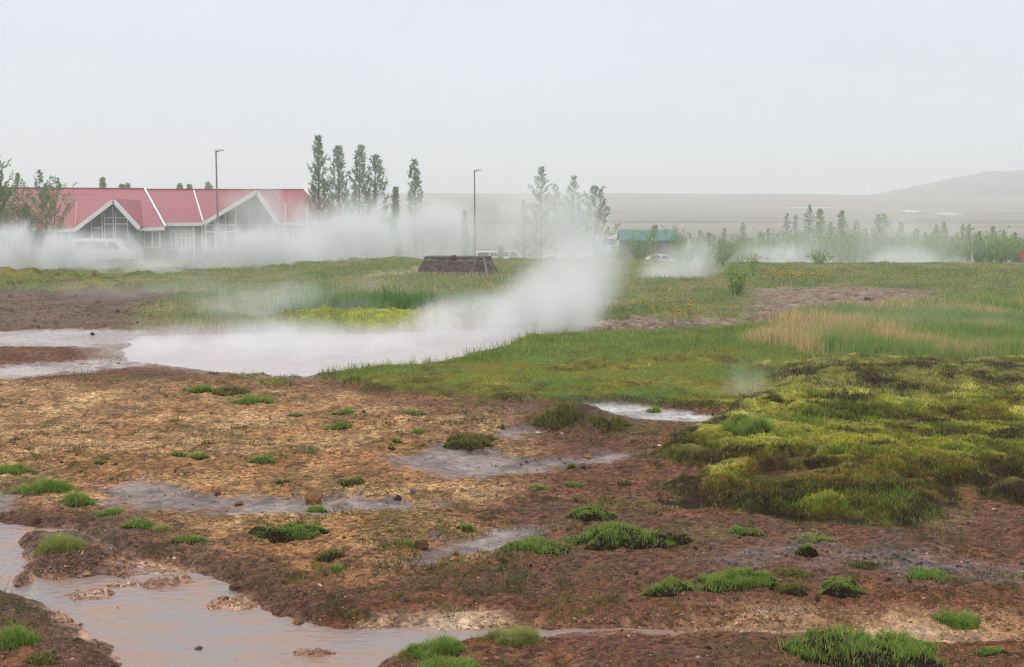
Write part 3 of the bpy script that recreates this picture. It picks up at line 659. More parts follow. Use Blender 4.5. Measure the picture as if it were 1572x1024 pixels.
# dark soil clods
cl = np.clip(1-m_band-m_moss-m_str-m_strip-m_far-m_sil, 0, 1)*(.12+.9*sstep(.2, .6, fbm(X*1.6, Y*1.6, 3, 531)))*nowater
x, y, z = px_sample(3000, -60, 1600, 580, 930, cl*(.25+.75*sstep(-.2, .15, U)), 81); n = len(x); r_ = np.random.default_rng(82)
Vs, Fs, C = stones(x, y, z, .008*np.exp(r_.normal(0, .5, n))*(.6+.08*y), pick([S(52,40,30), S(40,30,24), S(74,54,40)], n, None, 83), 84, .8)
setp(link('soil_clods', npmesh('soil_clods', Vs, Fs, C), M_stone), 'small dark clods of peat scattered over the gravel', 'soil', kind='stuff')
# crusty orange deposits that stand out of the stream and the strip
dp = np.clip(m_strip*.9*sstep(-.1, .4, nD)+ws*.8*sstep(.25, .6, nD+.4*n3)*(Z > -.115)+isl*.5, 0, 1)
x, y, z = px_sample(30000, -60, 1650, 780, 1045, dp, 85); n = len(x); r_ = np.random.default_rng(86)
Vs, Fs, C = stones(x, y, z, .0045*np.exp(r_.normal(0, .5, n)), pick([S(170,118,76), S(146,96,62), S(184,140,100), S(112,76,54)], n, None, 87), 88, .7)
setp(link('silt_crust', npmesh('silt_crust', Vs, Fs, C), M_stone), 'orange crusts of silt standing out of the shallow stream', 'silt', kind='stuff')
# dandelions
def flowers(n, x0, x1, y0, y1, seed):
    r_ = np.random.default_rng(seed); x, y = ground_px(r_.uniform(x0, x1, n), r_.uniform(y0, y1, n), 10); return x, y
xs, ys = zip(flowers(60, 1165, 1275, 424, 438, 91), flowers(30, 1185, 1245, 430, 437, 92), flowers(14, 930, 1060, 470, 490, 93), flowers(6, 1030, 1070, 490, 500, 94), flowers(14, 1280, 1572, 418, 440, 95), flowers(5, 405, 430, 464, 470, 96))
x, y = np.concatenate(xs), np.concatenate(ys); n = len(x); z = sample(Z, x, y); r_ = np.random.default_rng(97); hh = r_.uniform(.16, .30, n)
Vf, Ff, Cf = [], [], []
for i in range(n):
    rad = .022+.0008*y[i]; k0 = len(Vf)
    for j in range(8):
        t = 2*math.pi*j/8; q_ = rad*(1 if j % 2 else .75)
        Vf.append((x[i]+q_*math.cos(t), y[i]+q_*math.sin(t)*.9, z[i]+hh[i]+q_*.3*math.sin(t+1)))
    Vf.append((x[i], y[i]-.006, z[i]+hh[i]+.03)); Vf.append((x[i], y[i], z[i]+hh[i]-.02))
    Cf += [S(228,196,40)]*9+[S(96,120,50)]
    for j in range(8): Ff += [(k0+j, k0+(j+1) % 8, k0+8), (k0+(j+1) % 8, k0+j, k0+9)]
    k1 = len(Vf); Vf += [(x[i]-.004, y[i], z[i]), (x[i]+.004, y[i], z[i]), (x[i], y[i], z[i]+hh[i])]; Cf += [S(96,120,50)]*3; Ff.append((k1, k1+1, k1+2))
setp(link('flowers', npmesh('flowers', np.array(Vf), [np.array(Ff)], np.array(Cf)), M_grass), 'yellow dandelion flowers dotted through the meadow', 'flowers', kind='stuff')

# ------------------------------------------------------------------ hard objects
M_roof = paint('red_roof_sheet', (.27, .005, .034), .5, .25, .12, .35)
M_white = paint('white_paint', (.78, .78, .78), .5, .4, .08, 2)
M_brick = paint('red_brown_wall', S(138, 84, 76), .85, .2, .25, 3)
M_glass = paint('dark_window', (.025, .03, .035), .08, .6, .2, .6)
M_grey = paint('grey_steel', S(120, 122, 128), .45, .5, .15, 3)
M_wood = paint('weathered_plank', S(118, 100, 96), .95, .1, .65, 7, bump=1.0)
M_wood2 = paint('grey_plank', S(142, 132, 128), .95, .1, .65, 5, bump=.5)
M_trim = paint('worn_pale_edge', S(176, 160, 146), .8, .2, .3, 6)
M_rust = paint('rusty_pipe', S(120, 74, 60), .8, .3, .3, 8)
M_green = paint('green_roof_sheet', S(62, 124, 118), .55, .3, .15, 1)
M_shed = paint('grey_timber', S(140, 132, 126), .85, .2, .25, 2)
M_rubber = paint('black_rubber', (.02, .02, .02), .8, .3, .2, 5)
M_car = [paint('car_white', (.75, .76, .78), .3, .5, .05, 1), paint('car_silver', (.45, .47, .5), .3, .6, .05, 1), paint('car_dark', (.04, .045, .06), .3, .6, .1, 1)]
M_red = paint('red_paint', S(220, 50, 60), .5, .4, .1, 2); M_orange = paint('orange_paint', S(236, 108, 50), .5, .4, .1, 2)
M_lamp = paint('lamp_glass', (.7, .68, .6), .3, .5, .05, 3)

# --- long red roofed building
GZ = gz(at(200, 395, 101).x, 101)-.05
bld = empty('red_roofed_building', (at(220, 395, 101).x, 101, GZ), label='long low visitor building with a crimson roof and white gable fascias', cat='building')
def rel(o, root): 
    o.parent = root; o.matrix_parent_inverse = Matrix.Translation(-Vector(root.location)); return o
def B(mb, name, mat, root, **k): return rel(mb.build(name, mat, None, **k), root)
RT = Vector((0, 0, -.14))
def roofslab(mb, pts): mb.slab([Vector(p) for p in pts], RT)
rl0, rl1 = at(-150, 287.5, 108), at(221, 290, 108); el0, el1 = at(-170, 355, 99.3), at(253, 348, 99.3)
bl0, bl1 = Vector((rl0.x, 116.5, el1.z)), Vector((rl1.x+.5, 116.5, el1.z))
mb = MB(); roofslab(mb, [el0, el1, rl1, rl0]); roofslab(mb, [rl0, rl1, bl1, bl0]); B(mb, 'roof', M_roof, bld)
rr0, rr1 = at(221.5, 291, 108.4), at(467, 291.5, 108.4); er0, er1 = at(249, 341.5, 101), at(516, 340.5, 101)
br0, br1 = Vector((rr0.x, 116, er0.z)), Vector((er1.x+.6, 116, er1.z))
mb = MB(); roofslab(mb, [er0, er1, rr1, rr0]); roofslab(mb, [rr0, rr1, br1, br0]); roofslab(mb, [er1, br1, rr1]); B(mb, 'roof', M_roof, bld)
def gable(apx, apy, lx, ly, rx_, ry_, Yg, name):
    A, Lp, Rp = at(apx, apy, Yg), at(lx, ly, Yg), at(rx_, ry_, Yg)
    back = Vector((0, 106.5-Yg, 0)); up = Vector((0, 0, .05))
    mb = MB(); roofslab(mb, [Lp+up, A+up, A+back+up, Lp+back+up]); roofslab(mb, [A+up, Rp+up, Rp+back+up, A+back+up]); B(mb, 'gable_roof', M_roof, bld)
    mb = MB(); f = Vector((0, -.06, -.12))
    mb.bar(Lp+f, A+f, .10, .34, up=(0, 0, 1)); mb.bar(A+f, Rp+f, .10, .34, up=(0, 0, 1)); B(mb, 'fascia', M_white, bld)
    return A, Lp, Rp
g1 = gable(174.5, 306, 117, 349.5, 214, 349, 98.2, 'a')
g2 = gable(394, 292.5, 312.5, 341.5, 428, 341.5, 99.6, 'b')
g3 = gable(43, 338, 31, 351, 55, 351, 98.0, 'c')
# eaves fascias
for (a, b_) in ((el0, at(31, 352.5, 99.3)), (at(55, 351.8, 99.3), at(117, 350.2, 99.3)), (at(214, 349.3, 99.3), el1), (er0, at(312, 341.3, 101)), (at(428, 341, 101), er1)):
    mb = MB(); mb.bar(a+Vector((0, -.08, -.16)), b_+Vector((0, -.08, -.16)), .1, .30); B(mb, 'eaves_fascia', M_white, bld)
mb = MB(); mb.bar(rl1+Vector((.05, 0, .06)), el1+Vector((.05, 0, .06)), .16, .08); B(mb, 'verge_trim', M_white, bld); mb = MB(); mb.bar(rr1+Vector((0, 0, .05)), er1+Vector((0, 0, .05)), .16, .08); B(mb, 'verge_trim', M_white, bld); mb = MB()
mb.bar(at(297.5, 292, 108.2), at(311.5, 340, 101)+Vector((0, 0, .05)), .12, .05); B(mb, 'verge_trim', M_white, bld)
mb = MB(); mb.bar(at(118, 308, 105.2)+Vector((0, 0, .08)), at(115.5, 347, 99.6)+Vector((0, 0, .08)), .10, .05); mb.bar(at(-140, 297, 106.5), at(150, 299, 106.5), .06, .05); B(mb, 'roof_seam', paint('pale_red_seam', S(226, 120, 136), .5, .3), bld)
mb = MB(); mb.bar(rl0+Vector((0, 0, .03)), rl1+Vector((0, 0, .03)), .2, .10); mb.bar(rr0+Vector((0, 0, .03)), rr1+Vector((0, 0, .03)), .2, .10); B(mb, 'ridge_cap', paint('ridge_red', S(150, 26, 52), .5, .3), bld)
# walls
wl, wr_ = at(-150, 350, 100).x, at(250, 348, 100).x
mb = MB(); mb.slab([(wl, 100.2, GZ), (wr_, 100.2, GZ), (wr_, 115.8, GZ), (wl, 115.8, GZ)], (0, 0, el1.z-.18-GZ)); B(mb, 'wall', M_brick, bld)
wl2, wr2 = wr_+.01, at(511, 340, 101).x
mb = MB(); mb.slab([(wl2, 101.9, GZ), (wr2, 101.9, GZ), (wr2, 115.4, GZ), (wl2, 115.4, GZ)], (0, 0, er0.z-.18-GZ)); B(mb, 'wall', M_brick, bld)
def gable_wall(g, Yw, ins, mat):
    A, Lp, Rp = [Vector((p.x, Yw, p.z)) for p in g]
    A = A-Vector((0, 0, .22)); Lp = Lp+Vector((ins, 0, -.05)); Rp = Rp-Vector((ins, 0, .05))
    mb = MB(); mb.slab([(Lp.x, Yw, GZ), (Rp.x, Yw, GZ), tuple(Rp), tuple(A), tuple(Lp)], (0, .3, 0)); B(mb, 'gable_wall', mat, bld)
M_gw = paint('grey_gable_timber', S(120, 112, 112), .8, .3, .2, 1.5)  # one even grey timber colour for the gable walls
gable_wall(g1, 99.3, .25, M_gw); gable_wall(g2, 100.9, .25, M_gw); gable_wall(g3, 98.8, .2, M_gw)
def window(x0, y0, x1, y1, Yw, nx=1, ny=1, extra=(), mat=None, poly=None, fw=.10):
    a, b_ = at(x0, y0, Yw), at(x1, y1, Yw)
    mb = MB(); mb.slab(poly or [(a.x, Yw, b_.z), (b_.x, Yw, b_.z), (b_.x, Yw, a.z), (a.x, Yw, a.z)], (0, .05, 0)); w = B(mb, 'window', M_glass, bld)
    mb = MB(); yy = Yw-.02
    for i in range(nx+1):
        X_ = a.x+(b_.x-a.x)*i/nx; zt = a.z
        if poly:
            for (p, q_) in zip(poly, poly[1:]+poly[:1]):
                if min(p[0], q_[0])-.01 <= X_ <= max(p[0], q_[0])+.01 and abs(p[0]-q_[0]) > .01 and max(p[2], q_[2]) > b_.z+.05:
                    zt = p[2]+(q_[2]-p[2])*(X_-p[0])/(q_[0]-p[0])
        mb.bar((X_, yy, b_.z), (X_, yy, zt), fw)
    for zf in [0]+list(extra)+([1] if not poly else []):
        Zf = b_.z+(a.z-b_.z)*zf; mb.bar((a.x, yy-.012, Zf), (b_.x, yy-.012, Zf), fw)
    f = mb.build('window_frame', M_white); f.parent = w; f.matrix_parent_inverse = Matrix.Identity(4)
    return w
def sloped(x0, yb, x1, yt0, yt1, Yw):
    a, b_, c0, c1 = at(x0, yb, Yw), at(x1, yb, Yw), at(x0, yt0, Yw), at(x1, yt1, Yw)
    return [(a.x, Yw, a.z), (b_.x, Yw, b_.z), (c1.x, Yw, c1.z), (c0.x, Yw, c0.z)]
window(315, 345, 363, 384, 100.86, 3, 1, (.99, .72), poly=sloped(315, 384, 363, 344, 316, 100.86))
window(365, 345, 420, 384, 100.86, 3, 1, (.99,), poly=sloped(365, 384, 420, 313, 335, 100.86), fw=.06)
window(140, 335, 158, 372, 99.26, 1, 1, (.6,), poly=sloped(140, 372, 158, 337, 325, 99.26), fw=.06)
window(160, 325, 175, 372, 99.26, 1, 1, (.6, .8), poly=sloped(160, 372, 175, 324, 315, 99.26), fw=.06)
window(177, 325, 197, 372, 99.26, 1, 1, (.6, .8), poly=sloped(177, 372, 197, 316, 334, 99.26), fw=.06)
window(256, 354, 270, 382, 101.86, 2); window(272, 354, 292, 382, 101.86, 3, 1, (.6,)); window(222, 356, 246, 380, 100.16, 2)
window(433, 352, 460, 380, 101.86, 3); window(466, 352, 500, 380, 101.86, 3); window(60, 356, 108, 380, 100.16, 4); window(2, 358, 28, 380, 100.16, 3)
for x0 in (-60, -110): window(x0, 358, x0+35, 380, 100.16, 3)
d0, d1 = at(334.5, 357, 100.74), at(347, 394, 100.74)
mb = MB(); mb.slab([(d0.x, 100.74, GZ), (d1.x, 100.74, GZ), (d1.x, 100.74, d0.z), (d0.x, 100.74, d0.z)], (0, .06, 0)); dr = B(mb, 'door', M_glass, bld)
mb = MB(); mb.bar((d0.x, 100.72, GZ), (d0.x, 100.72, d0.z), .11); mb.bar((d1.x, 100.72, GZ), (d1.x, 100.72, d0.z), .11); mb.bar((d0.x-.05, 100.71, d0.z), (d1.x+.05, 100.71, d0.z), .11)
f = mb.build('door_frame', M_white); f.parent = dr
mb = MB(); mb.bar((d0.x+.15, 100.69, GZ+.8), (d0.x+.15, 100.69, GZ+1.3), .04); f = mb.build('handle', M_grey); f.parent = dr
mb = MB()
for px in (297.5, 311): p = at(px, 345, 101.7); mb.bar((p.x, 101.6, GZ), (p.x, 101.6, er0.z-.2), .16)
B(mb, 'porch_post', M_white, bld)

# --- lamps, flag poles
def lamp(px, ytop, Yd, side, label):
    t = at(px, ytop, Yd); g = gz(t.x, Yd); h = t.z-g
    r_ = empty('street_lamp', (t.x, Yd, g), label=label, cat='street lamp', group='street lamps by the building')
    mb = MB(); mb.tube([(0, 0, -.1), (0, 0, h*.35), (0, 0, h*.36), (0, 0, h)], [.11, .10, .075, .055], 10); mb.build('pole', M_grey, r_, smooth=False)
    mb = MB(); mb.tube([(0, 0, h-.02), (side*.25, 0, h+.05)], [.04, .04], 8); mb.build('arm', M_grey, r_)
    mb = MB(); mb.slab([(side*-.12, -.14, h+.02), (side*.62, -.11, h+.07), (side*.62, .11, h+.07), (side*-.12, .14, h+.02)], (0, 0, .13)); hd = mb.build('lamp_head', M_lamp, r_, bevel=.03)
    return r_
lamp(331.5, 233, 89, 1, 'tall grey street lamp standing in front of the glazed gable of the red roofed building')
lamp(728.5, 263, 104, 1, 'thin grey street lamp alone against the sky between two stands of trees')
def pole(px, yt, Yd, label, grp, w=.05, name='flag_pole', cat='flag pole'):
    t = at(px, yt, Yd); g = gz(t.x, Yd); h = t.z-g
    r_ = empty(name, (t.x, Yd, g), label=label, cat=cat, group=grp)
    mb = MB(); mb.tube([(0, 0, -.1), (0, 0, h)], [w*1.2, w*.8], 8); mb.build('shaft', M_white, r_)
    mb = MB(); mb.tube([(0, 0, h-.01), (0, 0, h+.05), (0, 0, h+.12), (0, 0, h+.16)], [w*.6, w*1.3, w*1.3, w*.4], 8); mb.build('finial', M_grey, r_)
pole(438, 310, 93, 'white flag pole in front of the red hipped roof, nearer the big glazed gable', 'flag poles by the building')
pole(471.5, 311, 93, 'white flag pole in front of the end of the red roof, nearer the tall trees', 'flag poles by the building')
pole(1494, 353, 92, 'bare white pole rising from the hedge, left one of the pair on the far right', 'white poles in the hedge')
pole(1549.5, 350, 92, 'bare white pole rising from the hedge, closest to the right edge of the photo', 'white poles in the hedge')

# --- vehicles
def wheel(mbx, root, x, y, z, R=.33):
    mb = MB(); mb.tube([(x, y-.11, z), (x, y+.11, z)], [R, R], 18); w = mb.build('wheel', M_rubber, root)
    mb = MB(); mb.tube([(x, y-.12, z), (x, y+.12, z)], [R*.6, R*.6], 12); f = mb.build('rim', M_grey); f.parent = w
def vehicle(name, px, Yd, prof, glass, L, Wd, mat, rz, label, cat, grp=None):
    x0 = at(px, 385, Yd).x; r_ = empty(name, (x0, Yd, gz(x0, Yd)), rz, label=label, cat=cat, group=grp)
    mb = MB(); mb.slab([(p[0]*L, -Wd/2, p[1]) for p in prof], (0, Wd, 0)); mb.build('body', mat, r_, bevel=.06)
    for g in glass:
        for s in (-1, 1):
            mb = MB(); mb.slab([(p[0]*L, s*(Wd/2+.004), p[1]) for p in g], (0, s*.012, 0)); mb.build('side_window', M_glass, r_)
    a, b_ = prof[-4], prof[-3]
    for s in (-1, 1):
        mb = MB(); mb.slab([(L*.497, s*Wd*.36-.14, .62), (L*.497, s*Wd*.36+.14, .62), (L*.497, s*Wd*.36+.14, .78), (L*.497, s*Wd*.36-.14, .78)], (.03, 0, 0)); mb.build('headlight', M_lamp, r_)
        for fx in (-.31, .31): wheel(None, r_, fx*L, s*(Wd/2-.12), .33)
    return r_
VANP = [(-.5,.3),(.5,.3),(.5,.95),(.47,1.05),(.36,1.18),(.27,1.98),(.24,2.06),(-.47,2.08),(-.5,2.0)]
VANG = [[(.14,1.2),(.335,1.2),(.27,1.82),(.14,1.82)],[(-.45,1.25),(.10,1.25),(.10,1.82),(-.45,1.82)]]
vehicle('parked_van', 160, 97.2, VANP, VANG, 4.7, 1.9, M_car[0], 0, 'white van parked in the steam before the red roofed building', 'van')
CARP = [(-.5,.25),(.5,.25),(.5,.72),(.46,.82),(.25,.92),(.10,1.42),(.05,1.46),(-.26,1.46),(-.31,1.42),(-.46,.98),(-.5,.9)]
CARG = [[(.22,.94),(-.08,.94),(-.08,1.36),(.08,1.36)],[(-.12,.94),(-.41,.94),(-.29,1.36),(-.12,1.36)]]
SUVP = [(-.5,.3),(.5,.3),(.5,.85),(.45,.98),(.24,1.06),(.13,1.66),(.08,1.72),(-.40,1.72),(-.46,1.66),(-.5,1.1)]
SUVG = [[(.21,1.1),(-.06,1.1),(-.06,1.6),(.11,1.6)],[(-.1,1.1),(-.44,1.1),(-.41,1.6),(-.1,1.6)]]
for px, Yd, m, suv, rz, lab in ((755, 150, 0, 1, .1, 'white car parked behind the wooden cover, left of the red topped sign'), (787, 152, 1, 1, -.1, 'silver car parked just right of the red topped sign, seen through steam'),
        (857, 140, 0, 0, .05, 'white low car whose roof shows above the meadow below the hazy trees'), (881, 144, 1, 1, .3, 'silver car beside the white low car, below the hazy trees'),
        (909, 140, 0, 0, .1, 'white car parked at the foot of the dark green pine'), (935, 146, 1, 0, .1, 'silver car between the dark green pine and the green roofed house'),
        (1017, 142, 0, 0, .1, 'white car parked in front of the green roofed house'), (1106, 158, 0, 1, 1.2, 'white car showing between bushes above the right hand steam'), (1146, 156, 2, 1, 1.0, 'dark car half hidden by the pale flowering bush')):
    vehicle('parked_car', px, Yd, SUVP if suv else CARP, SUVG if suv else CARG, 4.4, 1.75, M_car[m], rz, lab, 'car', 'cars parked beyond the meadow')
# long white trailer behind the pine
t = at(933, 362, 160); r_ = empty('white_trailer', (t.x, 160, gz(t.x, 160)), label='long white trailer behind the dark green pine beside the green roofed house', cat='trailer')
hz_ = t.z-gz(t.x, 160)+.15
mb = MB(); mb.box((0, 0, hz_-1.3), (3.4, 2.2, 2.5)); mb.build('body', M_car[0], r_, bevel=.08)
for s in (-1, 1):
    for fx in (-.7, .7): wheel(None, r_, fx, s*1.0, .35, .35)
mb = MB(); mb.slab([(-.9, -1.115, hz_-1.4), (.9, -1.115, hz_-1.4), (.9, -1.115, hz_-.6), (-.9, -1.115, hz_-.6)], (0, .01, 0)); mb.build('side_window', M_glass, r_)
# red topped sign, orange marker
t = at(768.5, 377, 92); g = gz(t.x, 92); h = t.z-g
r_ = empty('red_topped_sign', (t.x, 92, g), label='dark sign with a bright red top standing between parked cars', cat='sign')
mb = MB(); mb.box((0, 0, h-.12), (.5, .1, .28)); mb.build('red_panel', M_red, r_, bevel=.03)
mb = MB(); mb.box((0, .01, h-.66), (.42, .06, .75)); mb.build('board', paint('dull_sign_board', S(120, 100, 108), .7), r_)
mb = MB(); mb.tube([(-.15, .06, 0), (-.15, .06, h-.2)], [.03, .03]); mb.tube([(.15, .06, 0), (.15, .06, h-.2)], [.03, .03]); mb.build('post', M_grey, r_)
t = at(1567.5, 392, 70); g = gz(t.x, 70); h = t.z-g+.1
r_ = empty('orange_marker', (t.x, 70, g), label='small orange marker board at the right edge by the hedge', cat='marker')
mb = MB(); mb.box((0, 0, h-.1), (.26, .04, .34)); mb.build('board', M_orange, r_, bevel=.01)
mb = MB(); mb.tube([(0, .04, 0), (0, .04, h)], [.025, .02]); mb.build('post', M_grey, r_)

# --- house with a green roof
Yh = 150; a, b_, e0 = at(953, 353.5, Yh), at(1030, 353.5, Yh+3), at(944, 367.5, Yh-1.5)
gh = gz(a.x, Yh); hs = empty('green_roofed_house', (a.x, Yh, gh), label='small grey timber house with a green roof half hidden by bushes', cat='house')
ez = e0.z; x0, x1 = a.x, b_.x; hw = 2.6
mb = MB(); mb.slab([(x0, Yh-hw, gh-.1), (x1, Yh-hw, gh-.1), (x1, Yh+hw, gh-.1), (x0, Yh+hw, gh-.1)], (0, 0, ez-gh+.05)); B(mb, 'wall', M_shed, hs)
mb = MB(); mb.slab([(x0+.01, Yh-hw+.02, ez), (x0+.01, Yh+hw-.02, ez), (x0+.01, Yh, a.z-.1)], (.2, 0, 0)); B(mb, 'gable_wall', M_shed, hs)
mb = MB(); mb.slab([(x0-.3, Yh-hw-.35, ez-.2), (x1+.3, Yh-hw-.35, ez-.2), (x1+.3, Yh, a.z), (x0-.3, Yh, a.z)], (0, 0, .09)); mb.slab([(x1+.3, Yh+hw+.35, ez-.2), (x0-.3, Yh+hw+.35, ez-.2), (x0-.3, Yh, a.z), (x1+.3, Yh, a.z)], (0, 0, .09)); rf = B(mb, 'roof', M_green, hs)
p = at(1006, 348, Yh); mb = MB(); mb.box((p.x, Yh, p.z-.35), (.5, .5, .9)); mb.box((p.x, Yh, p.z+.12), (.62, .62, .1)); ch = mb.build('chimney', paint('dark_brick', S(90, 80, 80), .9)); ch.parent = rf
for wx in (.25, .62):
    X_ = x0+(x1-x0)*wx; mb = MB(); mb.box((X_, Yh-hw-.03, gh+1.1), (.9, .06, .8)); w = B(mb, 'window', M_glass, hs)
    mb = MB()
    for dx in (-.47, 0, .47): mb.bar((X_+dx, Yh-hw-.07, gh+.66), (X_+dx, Yh-hw-.07, gh+1.54), .06)
    for zz in (.66, 1.54): mb.bar((X_-.5, Yh-hw-.072, gh+zz), (X_+.5, Yh-hw-.072, gh+zz), .06)
    f = mb.build('window_frame', M_white); f.parent = w
mb = MB(); mb.box((x0-.03, Yh-.9, ez-.25), (.06, .5, .7)); B(mb, 'vent_shutter', M_wood2, hs)
X_ = x0+(x1-x0)*.44; mb = MB(); mb.box((X_, Yh-hw-.03, gh+.85), (.85, .06, 1.75)); dr = B(mb, 'door', M_wood2, hs)
mb = MB(); mb.box((X_+.33, Yh-hw-.08, gh+.85), (.08, .05, .08)); f = mb.build('handle', M_grey); f.parent = dr

# --- wooden well cover: a low hipped box of boards
p = at(702, 420, 37.2); gb_ = gz(p.x, 37.2)
cv = empty('wooden_cover', (p.x, 37.4+.35, gb_), -.24, label='low dark wooden cover with sloping plank sides standing over a vent in the meadow', cat='wooden cover')
bw, bd, tw, td, hh_ = 1.20, .80, 1.0, .42, at(702, 395.5, 37.4).z-gb_
nb = 5
for i in range(nb):                                       # front boards, one overlapping the next
    f0, f1 = i/nb, (i+1)/nb-.012
    w0, w1 = bw+(tw-bw)*f0, bw+(tw-bw)*f1; y0, y1 = -bd+(bd-td)*f0, -bd+(bd-td)*f1
    mb = MB(); mb.slab([(-w0, y0, hh_*f0-.02), (w0, y0, hh_*f0-.02), (w1, y1, hh_*f1), (-w1, y1, hh_*f1)], (0, .035, .008)); mb.build('front_board', [M_wood2, M_wood, M_wood, M_wood, M_wood2][i], cv)
    mb = MB(); mb.slab([(w0, -y0, hh_*f0-.02), (-w0, -y0, hh_*f0-.02), (-w1, -y1, hh_*f1), (w1, -y1, hh_*f1)], (0, -.035, .008)); mb.build('back_board', M_wood2, cv)
for s in (-1, 1):
    mb = MB(); mb.slab([(s*(bw-.01), -bd+.03, 0), (s*(bw-.01), bd-.03, 0), (s*(tw-.01), td, hh_-.01), (s*(tw-.01), -td, hh_-.01)], (-s*.035, 0, 0)); mb.build('end_panel', M_wood2, cv)
mb = MB(); mb.box((0, 0, hh_+.015), (2*tw+.06, 2*td+.06, .04)); mb.build('top_board', M_wood, cv, bevel=.008)
mb = MB(); mb.bar((-tw, -td-.035, hh_+.02), (tw, -td-.035, hh_+.02), .03); mb.bar((bw, -bd-.01, 0), (tw, -td-.02, hh_), .045); mb.build('worn_edge', M_trim, cv)
mb = MB(); mb.bar((tw*.72, -bd+(bd-td)*.05-.03, .02), (tw*.76, -td-.04, hh_-.01), .05, .03); mb.build('batten', M_wood2, cv)
mb = MB(); mb.tube([(0, -td-.02, hh_-.06), (0, -td-.02, hh_+.05), (0, -td-.02, hh_+.09)], [.085, .085, .05], 12); mb.build('pipe_stub', M_rust, cv)

# ------------------------------------------------------------------ rocks
def rock(px, py, w, h, rgb, seed, label, name='rock'):
    cx, cy_ = ground_px([px], [py]); cx, cy_ = float(cx[0]), float(cy_[0]); d = math.hypot(cx, cy_); R = w/2*d/FPX; Hh = h*d/FPX
    bm = bmesh.new(); bmesh.ops.create_icosphere(bm, subdivisions=4, radius=1.0)
    P = np.array([v.co[:] for v in bm.verts]); r_ = np.random.default_rng(seed); o_ = r_.uniform(0, 50, 3)
    k = 1+.28*fbm(P[:, 0]*1.1+o_[0]+P[:, 2], P[:, 1]*1.1+o_[1]-P[:, 2], 2, seed)+.16*fbm(P[:, 0]*3+o_[0], P[:, 1]*3+P[:, 2]*3, 3, seed+5)
    for _ in range(6):
        nrm = r_.normal(size=3); nrm /= np.linalg.norm(nrm); dd = P@nrm; P = P-np.maximum(dd-.72, 0)[:, None]*nrm*.85
    P = P*k[:, None]
    for v, q_ in zip(bm.verts, P): v.co = (q_[0]*R, q_[1]*R*.8, (q_[2]+.45)*Hh/1.4)
    me = bpy.data.meshes.new(name); bm.to_mesh(me); bm.free()
    for p_ in me.polygons: p_.use_smooth = True
    o = link(name, me, paint('stone_%d' % seed, S(*rgb), .8, .3, .5, 9/(R*8+.1), bump=.8), None, (cx, cy_, gz(cx, cy_)-Hh*.1)); o.rotation_euler.z = seed
    setp(o, label, 'rock', 'stones on the bare ground'); return o
for i, a in enumerate([(483,772,34,22,(160,112,70),'lumpy ochre brown boulder sitting in the long grey mud patch'), (648,841,26,15,(112,76,48),'dark brown angular stone on the red gravel beside the grey mud'),
        (365,902,24,9,(120,92,62),'flat brown stone lying alone in the stream'), (302,1010,46,20,(120,84,62),'large reddish brown clump in the stream at the bottom edge'), (457,958,18,9,(150,104,68),'small tan stone in the shallow end of the stream'),
        (268,560,11,7,(70,58,54),'dark pebble on the near shore of the hot spring'), (377,570,8,4,(60,52,50),'tiny black stone touching the water of the hot spring'), (58,800,13,9,(110,70,52),'small red stone at the upper edge of the stream, beside the mud island'),
        (634,757,9,7,(120,112,118),'small grey stone right of the boulder, above the mud strip'), (142,514,7,4,(60,48,46),'little dark stone on the pale mud at the far left'), (700,853,14,7,(150,96,62),'orange flat stone on the red gravel below the small grassy clump'),
        (367,775,14,6,(138,92,60),'flat brown stone half way along the long grey mud patch'), (335,760,10,5,(112,72,52),'small red brown stone at the left part of the grey mud patch'), (902,703,13,5,(172,122,78),'flat ochre stone on the pale mud at its right end'),
        (824,666,16,4,(196,188,182),'flat whitish stone on the red ground left of the moss')]):
    rock(*a[:4], a[4], 11+i, a[5])

